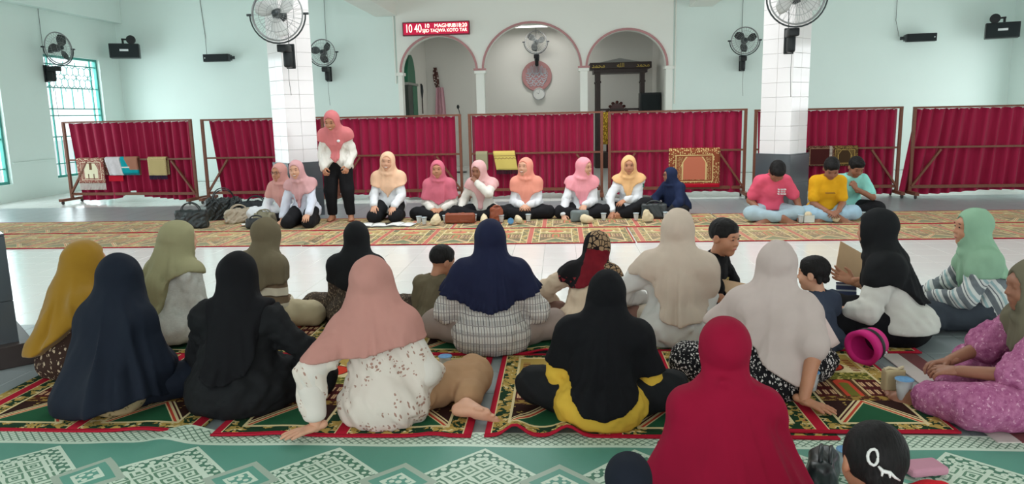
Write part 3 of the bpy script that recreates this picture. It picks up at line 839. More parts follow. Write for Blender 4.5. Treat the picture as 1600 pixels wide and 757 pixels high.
Mt.base(Mt.mix(Mt.mix(srgb(20, 150, 158), srgb(165, 112, 92), (u+v*0.4).gt(0.62)*v.gt(0.25)), srgb(220, 215, 205), (v-0.42).abs().lt(0.04)*u.lt(0.5)))
hung_cloth('folded_sarong', 'teal and brown folded sarong on the leftmost screen rail', 'sarong', 0, 1.13, 1.46, 0.27, Mt.m, 0.3, 0.03, 0.02, fringe=(0.03, plain('teal_thread', srgb(30, 140, 150), 0.9)))
Mb, c, u, v = prayer_mat('beige_mat', srgb(190, 168, 118), srgb(198, 176, 128), srgb(176, 152, 104), 0.08, False)
hung_cloth('small_prayer_rug', 'beige small prayer rug with navy fringe on the leftmost screen rail', 'rug', 0, 1.66, 2.02, 0.31, Mb.m, 0.3, fringe=(0.07, plain('navy_thread', srgb(40, 42, 66), 0.9)))
hung_cloth('grey_towel', 'pale olive towel on the screen rail behind the woman touching her chin', 'towel', 3, 0.12, 0.32, 0.3, cloth('olive_towel', srgb(158, 152, 120)), 0.3)
My, u, v = uv_mat('yellow_scallop_cloth')
wv = ((u*19).sin().abs()*0.06+0.62)
My.base(My.mix(srgb(214, 190, 104), srgb(150, 120, 70), ((v-wv).abs().lt(0.025)+((v-0.8).abs().lt(0.015))).clamp()))
hung_cloth('yellow_cloth', 'yellow cloth with scalloped edging and black fringe on the screen rail', 'cloth', 3, 0.42, 0.79, 0.3, My.m, 0.3, skew=0.05, fringe=(0.07, plain('black_thread', srgb(36, 36, 42), 0.9)))
Mo, c, u, v = prayer_mat('orange_prayer_mat', srgb(196, 112, 86), srgb(140, 72, 48), srgb(214, 186, 128), 0.13)
Mo.base(Mo.mix(c, srgb(198, 30, 52), v.lt(0.1)))
hung_cloth('large_prayer_rug', 'large orange-brown prayer rug with red end on the screen behind woman in navy', 'rug', 4, 1.0, 1.83, 0.63, Mo.m, 0.4, amp=0.01)
Md, c, u, v = prayer_mat('dark_brown_mat', srgb(70, 32, 30), srgb(76, 36, 32), srgb(150, 122, 96), 0.05, False)
Md.base(Md.mix(c, srgb(206, 196, 184), (u-0.86).abs().lt(0.05)*(v*14).frac().gt(0.45)))
hung_cloth('brown_prayer_rug', 'dark brown prayer rug with pale dotted stripe on the rail behind the yellow shirt', 'rug', 5, 0.86, 1.26, 0.3, Md.m, 0.3)
Mg, c, u, v = prayer_mat('gold_brown_mat', srgb(70, 52, 36), srgb(84, 62, 40), srgb(176, 146, 84), 0.12)
hung_cloth('gold_prayer_rug', 'gold and brown prayer rug above the head of the man in yellow', 'rug', 5, 1.22, 1.62, 0.3, Mg.m, 0.3)
# gold hanging behind the gap of two screens
Mk, u, v = uv_mat('gold_embroidered_cloth')
Mk.base(Mk.mix(srgb(120, 96, 32), srgb(196, 166, 60), Mk.voro(Mk.vec(u*6, v*14), 1.3).lt(0.4)))
def gf(u, v): return (0.14*u, 0.012*math.sin(u*8), -0.55*v)
o = link_mesh('gold_banner', grid_mesh('gold_banner', gf, 8, 8), Mk.m, None, (0.70, 12.9, 1.45)); tag(o, 'gold embroidered cloth strip in the gap between two red screens', 'banner')
# ---------------------------------------------------------------- carpets
PW, PL = 0.6, 1.13          # one prayer panel
def rug_mat(name, tone=(1, 1, 1), sheen_wash=0.0, olive=0.0):
    """woven prayer panels: divider, flowered border, mosque scene. UV in metres, v runs away from the entrance"""
    M, u, v = uv_mat(name, 0.95)
    p = (u/PW).frac(); q = v/PL
    pm = (p-0.5).abs()*2            # 0 at the panel's middle, 1 at its sides
    red, cream, green = srgb(178, 30, 52), srgb(214, 196, 150), srgb(30, 56, 36)
    gold, olive_c, maroon, pinkr = srgb(176, 146, 78), srgb(112, 108, 44), srgb(74, 26, 26), srgb(186, 66, 48)
    # base: flowered dark green border
    wn = M.noise(M.vec(u*24, v*24), 1.0, 2); wm = M.noise(M.vec(v*21+7, u*21), 1.0, 2)
    fl = M.voro(M.vec(u*16+wn*2.4, v*16+wm*2.4), 1.0, 0.9)
    fl2 = M.noise(M.vec(u*30, v*30), 1.0, 2)
    c = M.mix(green, M.mix(gold, cream, fl2.gt(0.6)), fl.lt(0.56)*fl2.gt(0.36))
    c = M.mix(c, srgb(178, 84, 66), fl.lt(0.15)*wn.gt(0.5))
    # inner scene limits
    inn = pm.lt(0.62)*q.inside(0.085, 0.93)
    line = ((pm-0.64).abs().lt(0.022)*q.inside(0.075, 0.94) + ((q-0.08).abs().lt(0.008)+(q-0.935).abs().lt(0.008))*pm.lt(0.65)).clamp()
    # scene, from the near end upwards: forecourt with converging bands
    s = (q-0.085)/0.845
    tri = s/0.27                       # 0..1 in the forecourt
    edge = 1-tri                       # half width of the triangle
    a = pm/0.62
    fc = M.mix(srgb(48, 26, 22), gold, (fl.lt(0.3)*fl2.gt(0.5)))
    k = (a-edge)*6
    fc = M.mix(fc, cream, k.inside(-0.0, 0.5)); fc = M.mix(fc, maroon, k.inside(0.5, 0.85)); fc = M.mix(fc, cream, k.inside(0.85, 1.2))
    fc = M.mix(fc, pinkr, k.inside(-0.5, 0.0)); fc = M.mix(fc, cream, k.inside(-0.75, -0.5)); fc = M.mix(fc, srgb(36, 84, 56), k.lt(-0.75))
    # building with windows and gate
    b = (s-0.33)/0.24
    wx, wy = (a*5.0).frac(), (b*2.2).frac()
    bd = M.mix(maroon, srgb(208, 170, 130), wx.inside(0.2, 0.75)*wy.inside(0.25, 0.8)*a.gt(0.42)*b.inside(0.05, 0.98))
    bd = M.mix(bd, srgb(120, 44, 36), (wx-0.47).abs().lt(0.04)*a.gt(0.42))
    bd = M.mix(bd, srgb(196, 170, 124), a.inside(0.34, 0.41)); bd = M.mix(bd, srgb(92, 58, 36), a.inside(0.26, 0.34))
    arch = a*a*2.2+b
    bd = M.mix(bd, srgb(194, 70, 48), a.lt(0.24)*arch.lt(1.0)); bd = M.mix(bd, olive_c, a.lt(0.13)*arch.lt(0.8))
    # foliage band and sky with dome
    fo = M.mix(olive_c, srgb(186, 168, 96), fl2.gt(0.55))
    fo = M.mix(fo, srgb(60, 70, 30), M.noise(M.vec(u*46, v*46), 1).gt(0.58))
    sky = M.mix(cream, srgb(190, 168, 110), fl2.gt(0.62))
    sky = M.mix(sky, gold, s.gt(0.93-a*0.2))
    dome = (a*a)/(0.5*0.5) + ((s-0.79)*(s-0.79))/(0.085*0.085)
    sky = M.mix(sky, srgb(104, 34, 28), dome.lt(1.15)); sky = M.mix(sky, srgb(200, 62, 42), dome.lt(0.92)); sky = M.mix(sky, srgb(140, 40, 30), dome.lt(0.07))
    sky = M.mix(sky, srgb(40, 34, 20), (dome.gt(1.15))*a.lt(0.07)*s.inside(0.86, 0.93))
    tower = a.inside(0.68, 0.9 )*s.inside(0.7, 0.92)
    sky = M.mix(sky, srgb(120, 56, 36), tower*((s*34).frac().lt(0.55)))
    sc = M.mix(fc, bd, s.gt(0.33)); sc = M.mix(sc, M.mix(srgb(76, 40, 26), srgb(150, 120, 60), fl2.gt(0.5)), s.inside(0.27, 0.33))
    sc = M.mix(sc, fo, s.gt(0.57)); sc = M.mix(sc, sky, s.gt(0.68))
    c = M.mix(c, sc, inn); c = M.mix(c, cream, line)
    # dividers and outer hem
    dv = pm.gt(0.91); c = M.mix(c, cream, pm.inside(0.89, 0.91)); c = M.mix(c, red, dv)
    c = M.mix(c, red, (q.lt(0.02)+q.gt(0.982)).clamp())
    if sheen_wash or olive:
        c = M.mix(c, srgb(214, 196, 164) if not olive else srgb(204, 184, 152), sheen_wash+olive)  # pale wash paints the pile's grazing sheen into the colour
    M.base(c)
    M.bump(M.noise(scale=350, detail=1), 0.0015, 0.5)
    return M.m
m_rug = rug_mat('prayer_carpet_pile'); m_rug_far = rug_mat('prayer_carpet_far', sheen_wash=0.26); m_rug_worn_sheen = rug_mat('prayer_carpet_worn_sheen', olive=0.42)  # far and worn versions are lightened with painted grazing sheen
m_rughem = cloth('rug_red_hem', srgb(168, 26, 48))
def carpet(label, x0, x1, y0, mat, yaw=0.0, length=PL, wave=None, z=0.008, off=0.0, res=0.05, group=None, name='prayer_carpet'):
    """a long carpet of panels; its near edge can ripple up off the floor"""
    e = empty(name, label, 'carpet', (x0, y0, 0), yaw, group)
    L = x1-x0; nu = max(2, int(L/res)); nv = max(4, int(length/0.06))
    def h(x, y):
        q = z + 0.0015*math.sin(x*7+y*3)
        if wave:
            for (wx, ww, wh) in wave:
                q += wh*math.exp(-((x+x0-wx)/ww)**2)*max(0, 1-y/0.42)**2
        return q
    def f(u, v): return (u*L, v*length, h(u*L, v*length))
    me = grid_mesh('pile', f, nu, nv, (1, 1))
    uvd = me.uv_layers[0].data
    for p in me.polygons:
        for li, vi in zip(p.loop_indices, p.vertices):
            co = me.vertices[vi].co; uvd[li].uv = (co.x+off+6.0, co.y*PL/length)
    o = link_mesh('pile', me, mat, e)
    md = o.modifiers.new('thick', 'SOLIDIFY'); md.thickness = 0.007
    bm = bmesh.new()
    tube(bm, [(L*k/nu, -0.002, h(L*k/nu, 0)-0.002) for k in range(nu+1)], 0.007, 5)
    bm_obj('hem', bm, m_rughem, e, smooth=True); bm = bmesh.new()
    tube(bm, [(L*k/nu, length, z-0.002) for k in range(nu+1)], 0.006, 4)
    bm_obj('hem', bm, m_rughem, e, smooth=True)
    return e
# far rows in front of the seated committee: divider lines at x = 0.235+0.6k (front) and 0.384+0.6k (back)
def off_for(x0, div): return (x0-div) % PW
carpet('long prayer carpet at the seated committee\'s feet, window end', -8.6, -1.45, 9.40, m_rug_worn_sheen, 0, 1.1, None, 0.008, off_for(-8.6, -1.418))
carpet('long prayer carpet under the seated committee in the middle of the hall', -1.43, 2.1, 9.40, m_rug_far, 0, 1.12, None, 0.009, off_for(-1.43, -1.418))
carpet('olive prayer carpet under the three young men', 2.12, 9.0, 9.40, m_rug_worn_sheen, 0, 1.1, None, 0.008, off_for(2.12, 2.5))
carpet('sheen-paled prayer carpet edging the white floor near the windows', -8.6, -3.0, 8.27, m_rug_worn_sheen, 0, 1.09, None, 0.008, off_for(-8.6, -2.177))
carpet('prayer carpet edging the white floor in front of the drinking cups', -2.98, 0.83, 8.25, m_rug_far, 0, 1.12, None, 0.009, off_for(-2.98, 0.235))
carpet('faded prayer carpet edging the white floor on the young men\'s side', 0.85, 9.0, 8.27, m_rug_worn_sheen, 0, 1.09, None, 0.008, off_for(0.85, 2.123))
# near rows under the audience
carpet('prayer carpet under the two women in black cloaks', -3.05, -1.72, 3.20, m_rug, 0.0, 1.15, [(-2.0, 0.1, 0.012)], 0.012, off_for(-3.05, -2.36))
carpet('prayer carpet under the woman in the pink scarf', -1.64, -0.42, 3.16, m_rug, 0.0, 1.16, [(-1.3, 0.12, 0.01), (-0.6, 0.06, 0.012)], 0.014, off_for(-1.64, -1.03))
carpet('rippled prayer carpet under the woman in yellow', -0.36, 1.22, 3.17, m_rug, 0.0, 1.16, [(-0.22, 0.055, 0.055), (0.02, 0.06, 0.05)], 0.014, off_for(-0.36, -0.36), 0.025)
carpet('prayer carpet with red dome reaching out towards the woman in purple', 0.57, 1.76, 3.22, m_rug, 0.0, 1.16, None, 0.022, off_for(0.57, 1.17))
carpet('second row prayer carpet under the woman in the navy frilled scarf', -2.9, 0.1, 4.34, m_rug, 0, 1.12, [(-0.1, 0.1, 0.03)], 0.012, off_for(-2.9, -0.38))
carpet('second row prayer carpet under the woman in black and white', 0.12, 2.12, 4.36, m_rug, 0.0, 1.12, None, 0.013, off_for(0.12, 0.92))
bm = bmesh.new(); box(bm, (1.98, 3.75, 0.006), (0.2, 1.2, 0.006), rz=0.0)
o = bm_obj('floor_runner', bm, None); Mr, = [Mat('faded_maroon_strip', 0.9)]; x, y, z = Mr.xyz()
Mr.base(Mr.mix(srgb(196, 186, 180), srgb(112, 60, 62), x.gt(1.98))); o.data.materials.append(Mr.m); tag(o, 'faded maroon and white strip of runner beside the domed prayer carpet', 'runner')
# green plastic mat in front
def mat_green():
    M, u, v = uv_mat('woven_green_mat', 0.45)
    M.b.inputs['Specular IOR Level'].default_value = 0.35
    teal, cream = srgb(92, 152, 134), srgb(200, 216, 198)
    weave = (v*230).frac().lt(0.5)
    c = M.mix(teal, srgb(80, 138, 120), weave)
    def diamond(cu, top, half, hh):
        p = ((u-cu)/0.652+0.5).frac()-0.5
        return p.abs()*0.652/half + (top-hh-v).abs()/hh
    fl = M.voro(M.vec(u*30, v*30), 1.0, 0.3)
    ga, gb = u*1.0+v*1.0, u*1.0-v*1.0
    fl2 = ((ga*9).frac()-0.5).abs().max(((gb*9).frac()-0.5).abs())+M.noise(M.vec(u*16, v*16), 1.0, 1)*0.25
    D = diamond(-0.343, -0.13, 0.32, 0.32)
    c = M.mix(c, M.mix(srgb(70, 120, 96), cream, (fl.lt(0.42)*fl.gt(0.1))), D.lt(1.0))
    c = M.mix(c, M.mix(srgb(92, 132, 106), cream, (fl2*24).sin().gt(-0.1)), D.lt(0.7))
    c = M.mix(c, cream, (D-0.97).abs().lt(0.035)); c = M.mix(c, cream, (D-0.70).abs().lt(0.025))
    S = diamond(-0.017, -0.27, 0.16, 0.16)
    c = M.mix(c, teal, S.lt(1.0)); c = M.mix(c, srgb(160, 176, 160), (S-0.9).abs().lt(0.13)); c = M.mix(c, M.mix(teal, cream, fl.lt(0.4)), S.lt(0.42)); c = M.mix(c, cream, (S-0.42).abs().lt(0.06))
    # border band: cream lattice
    lx, ly = (u*26+v*26).frac(), (u*26-v*26).frac()
    bd = M.mix(cream, srgb(96, 128, 106), (lx.lt(0.22)+ly.lt(0.22)).clamp())
    c = M.mix(c, bd, v.gt(-0.1)); c = M.mix(c, cream, (v+0.1).abs().lt(0.012)); c = M.mix(c, cream, v.gt(0.025))
    M.base(c); M.bump((v*230).frac()+(u*120).frac()*0.5, 0.0012, 0.5)
    return M.m
e = empty('green_floor_mat', 'green and cream woven plastic mat lying along the front', 'mat', (0, 3.18, 0))
def gh(x, y): return 0.006 + 0.028*math.exp(-((x+1.78-0.35*y)/0.09)**2)*max(0, 1+y/0.7) + 0.022*math.exp(-((x+2.05)/0.13)**2)*max(0, 1+y/0.5)*(y < -0.05)*min(1, -(y+0.05)/0.15) + 0.002*math.sin(x*9+y*5)
me = grid_mesh('mat_weave', lambda u, v: (-4.2+8.4*u, -3.4+3.44*v, gh(-4.2+8.4*u, -3.4+3.44*v)), 240, 70)
uvd = me.uv_layers[0].data
for p in me.polygons:
    for li, vi in zip(p.loop_indices, p.vertices):
        co = me.vertices[vi].co; uvd[li].uv = (co.x, co.y)
link_mesh('mat_weave', me, mat_green(), e)
# ---------------------------------------------------------------- implicit-surface figure builder
f32 = np.float32
def A3(p): return np.array(p, f32)
def sd_cap(a, b, ra, rb, flat=None, fl=1.0):
    """tapered capsule; optionally thinned along a direction"""
    a, b = A3(a), A3(b); ba = b-a; L2 = float(ba@ba)+1e-9
    fd = A3(flat) if flat is not None else None
    if fd is not None: fd = fd/np.linalg.norm(fd)
    def f(P):
        pa = P-a; t = np.clip((pa@ba)/L2, 0, 1)
        w = pa - t[:, None]*ba
        r = ra+(rb-ra)*t
        if fd is None: return np.sqrt((w*w).sum(1))-r
        s = w@fd
        return (np.sqrt(np.maximum((w*w).sum(1)+(1/fl**2-1)*s*s, 1e-12))-r)*(0.5+0.5*fl)
    f.bb = (np.minimum(a-ra, b-rb), np.maximum(a+ra, b+rb))
    return f
def sd_ell(c, r, R=None):
    c, r = A3(c), A3(r); Rm = np.array(R, f32) if R is not None else None
    def f(P):
        q = P-c
        if Rm is not None: q = q@Rm
        k0 = np.sqrt(((q/r)**2).sum(1)); k1 = np.sqrt(((q/(r*r))**2).sum(1))+1e-9
        return k0*(k0-1)/k1
    m = float(r.max()); f.bb = (c-m, c+m)
    return f
def smin(a, b, k):
    if k <= 0: return np.minimum(a, b)
    h = np.maximum(k-np.abs(a-b), 0)/k
    return np.minimum(a, b)-h*h*k*0.25
def U(k, *fs):
    fs = [f for f in fs if f is not None]
    def f(P):
        d = fs[0](P)
        for g in fs[1:]: d = smin(d, g(P), k)
        return d
    f.bb = (np.min([g.bb[0] for g in fs], 0), np.max([g.bb[1] for g in fs], 0))
    return f
def sub(f0, g, k=0.0):
    def f(P): return -smin(-f0(P), g(P), k)
    f.bb = f0.bb; return f
def isect(f0, g, k=0.0):
    def f(P): return -smin(-f0(P), -g(P), k)
    f.bb = f0.bb; return f
def disp(f0, d, m=0.03):
    def f(P): return f0(P)+d(P)
    f.bb = (f0.bb[0]-m, f0.bb[1]+m); return f
def grow(f0, m):
    def f(P): return f0(P)-m
    f.bb = (f0.bb[0]-m, f0.bb[1]+m); return f
def wrinkle(seed, amp=0.004, wl=0.1, n=5):
    r = np.random.RandomState(seed); K = r.normal(size=(n, 3)).astype(f32); K *= (2*PI/wl/np.linalg.norm(K, axis=1))[:, None]*r.uniform(0.6, 1.3, (n, 1)).astype(f32)
    K[:, 2] *= 0.7; ph = r.uniform(0, 6.28, n).astype(f32)
    def d(P):
        s = 0
        w = np.sin(P@K[0]*0.5+ph[0])*1.2
        for i in range(n):
            q = np.sin(P@K[i]+ph[i]+w)
            s = s+(q if i % 2 else 0.9-1.8*np.abs(q)**0.7)
        return (amp*s/n*1.7).astype(f32)
    return d

def surface(f, h, pad=0.02, zmin=None):
    """surface-nets mesh of f<0 on a sparse grid of step h"""
    lo = np.array(f.bb[0], float)-pad-h*2; hi = np.array(f.bb[1], float)+pad+h*2
    if zmin is not None: lo[2] = max(lo[2], zmin-3*h)
    B = 4
    n = np.maximum(2, np.ceil((hi-lo)/(h*B)).astype(int))
    ax = [lo[i]+np.arange(n[i]+1)*h*B for i in range(3)]
    G = np.stack(np.meshgrid(*ax, indexing='ij'), -1).reshape(-1, 3).astype(f32)
    C = f(G).reshape(n+1)
    m = np.abs(C)
    mn = None
    for dx in (0, 1):
        for dy in (0, 1):
            for dz in (0, 1):
                q = m[dx:dx+n[0], dy:dy+n[1], dz:dz+n[2]]
                mn = q if mn is None else np.minimum(mn, q)
    act = mn < h*B*1.35
    N = n*B+1
    full = np.repeat(np.repeat(np.repeat(C[:n[0], :n[1], :n[2]], B, 0), B, 1), B, 2)
    F = np.ones(N, f32); F[:-1, :-1, :-1] = np.where(full < 0, -1, 1)
    fa = np.repeat(np.repeat(np.repeat(act, B, 0), B, 1), B, 2)
    mask = np.zeros(N, bool)
    mask[:-1, :-1, :-1] = fa
    for a in range(3):
        s0 = [slice(None)]*3; s1 = [slice(None)]*3; s0[a] = slice(1, None); s1[a] = slice(None, -1)
        mm = mask.copy(); mm[tuple(s0)] |= mask[tuple(s1)]; mask = mm
    idx = np.argwhere(mask)
    P = (lo+idx*h).astype(f32)
    v = np.empty(len(P), f32)
    for k in range(0, len(P), 60000): v[k:k+60000] = f(P[k:k+60000])
    F[mask] = v
    if zmin is not None: pass
    ins = F < 0
    cs = np.zeros(N-1, np.int8)
    for dx in (0, 1):
        for dy in (0, 1):
            for dz in (0, 1):
                cs += ins[dx:N[0]-1+dx, dy:N[1]-1+dy, dz:N[2]-1+dz]
    cells = np.argwhere((cs > 0) & (cs < 8))
    if len(cells) == 0: return np.zeros((0, 3)), np.zeros((0, 4), int)
    vid = np.full(N-1, -1, np.int64); vid[tuple(cells.T)] = np.arange(len(cells))
    offs = np.array([(i, j, k) for i in (0, 1) for j in (0, 1) for k in (0, 1)])
    val = np.stack([F[tuple((cells+o).T)] for o in offs], 1)
    acc = np.zeros((len(cells), 3)); cnt = np.zeros(len(cells))
    for a in range(8):
        for b in range(a+1, 8):
            d = offs[b]-offs[a]
            if np.abs(d).sum() != 1: continue
            va, vb = val[:, a], val[:, b]
            x = (va < 0) != (vb < 0)
            t = np.where(x, va/np.where(x, va-vb, 1), 0)
            acc += np.where(x[:, None], offs[a]+t[:, None]*d, 0); cnt += x
    verts = lo+(cells+acc/cnt[:, None])*h
    quads = []
    for a in range(3):
        b, c = (a+1) % 3, (a+2) % 3
        s0 = [slice(1, -1)]*3; s1 = [slice(1, -1)]*3
        s0[a] = slice(0, -1); s1[a] = slice(1, None)
        e = ins[tuple(s0)] != ins[tuple(s1)]
        w = np.argwhere(e)
        if not len(w): continue
        off = np.ones(3, int); off[a] = 0
        w = w+off
        flip = ins[tuple(w.T)]
        def cid(db, dc):
            q = w.copy(); q[:, b] += db; q[:, c] += dc; return vid[tuple(q.T)]
        q = np.stack([cid(-1, -1), cid(0, -1), cid(0, 0), cid(-1, 0)], 1)
        q[~flip] = q[~flip][:, ::-1]
        quads.append(q[(q >= 0).all(1)])
    return verts, np.concatenate(quads)
def np_mesh(name, parts):
    """one mesh from (verts, quads) lists"""
    vs, qs, k = [], [], 0
    for v, q in parts:
        vs.append(v); qs.append(q+k); k += len(v)
    v = np.concatenate(vs).astype(np.float32); q = np.concatenate(qs).astype(np.int32)
    me = bpy.data.meshes.new(name)
    me.vertices.add(len(v)); me.vertices.foreach_set('co', v.ravel())
    me.loops.add(q.size); me.loops.foreach_set('vertex_index', q.ravel())
    me.polygons.add(len(q)); me.polygons.foreach_set('loop_start', np.arange(0, q.size, 4, dtype=np.int32))
    me.polygons.foreach_set('use_smooth', np.ones(len(q), bool))
    me.update(calc_edges=True)
    return me
def smooth_uv(v, q, it=1):
    """light Laplacian smoothing"""
    for _ in range(it):
        s = np.zeros_like(v); c = np.zeros(len(v))
        for i in range(4):
            a, b = q[:, i], q[:, (i+1) % 4]
            np.add.at(s, a, v[b]); np.add.at(c, a, 1); np.add.at(s, b, v[a]); np.add.at(c, b, 1)
        v = v*0.5+0.5*s/np.maximum(c, 1)[:, None]
    return v
def solid(name, f, h, mat, parent, it=1, pad=0.02):
    v, q = surface(f, h, pad)
    if it: v = smooth_uv(v, q, it)
    return link_mesh(name, np_mesh(name, [(v, q)]), mat, parent)

def rotm(yaw=0, pitch=0, roll=0):
    """yaw: turn to own left (+); pitch: look down (+); roll: tilt head to own right (+); degrees"""
    y, p, r = map(math.radians, (yaw, -pitch, roll))
    Rz = np.array([[math.cos(y), -math.sin(y), 0], [math.sin(y), math.cos(y), 0], [0, 0, 1]])
    Rx = np.array([[1, 0, 0], [0, math.cos(p), -math.sin(p)], [0, math.sin(p), math.cos(p)]])
    Ry = np.array([[math.cos(r), 0, math.sin(r)], [0, 1, 0], [-math.sin(r), 0, math.cos(r)]])
    return Rz@Rx@Ry
def ik(s, w, l1, l2, pole):
    s, w, pole = np.array(s, float), np.array(w, float), np.array(pole, float)
    d = w-s; L = np.linalg.norm(d)
    if L > (l1+l2)*0.995: w = s+d/L*(l1+l2)*0.995; d = w-s; L = np.linalg.norm(d)
    n = d/L; a = (l1*l1-l2*l2+L*L)/(2*L); hh = math.sqrt(max(l1*l1-a*a, 0))
    p = pole-n*(pole@n); p /= np.linalg.norm(p)+1e-9
    return s+n*a+p*hh, w

# skins
def skin(name, col):
    if name in MATS: return MATS[name]
    M = Mat(name, 0.5, 0.35)
    n = M.noise(scale=14, detail=3)
    M.base(M.mix(tuple(c*0.86 for c in col), tuple(min(1, c*1.08) for c in col), n))
    M.b.inputs['Subsurface Weight'].default_value = 0.08
    M.b.inputs['Subsurface Radius'].default_value = (0.012, 0.005, 0.003)
    MATS[name] = M.m; return M.m
SK = skin('warm_skin', srgb(188, 132, 102)); SKD = skin('brown_skin', srgb(152, 104, 82)); SKL = skin('fair_skin', srgb(212, 160, 132))
m_eye = plain('dark_eye', (0.012, 0.009, 0.008), 0.2); m_brow = plain('brow_hair', (0.03, 0.02, 0.016), 0.8)
m_lip = plain('lip', srgb(168, 84, 80), 0.45); m_lipd = plain('lip_dark', srgb(122, 70, 60), 0.5); m_teeth = plain('teeth', srgb(232, 226, 216), 0.3)
def hair_mat(name='black_hair', col=(0.010, 0.009, 0.009)):
    M = Mat(name, 0.6, 0.12); x, y, z = M.xyz()
    n = M.noise(M.vec(x*160, y*40, z*26), 1, 2)
    M.base(M.mix(tuple(c*0.6 for c in col), tuple(c*2.2 for c in col), n)); M.bump(n, 0.004, 0.8)
    return M.m
m_hair = hair_mat()

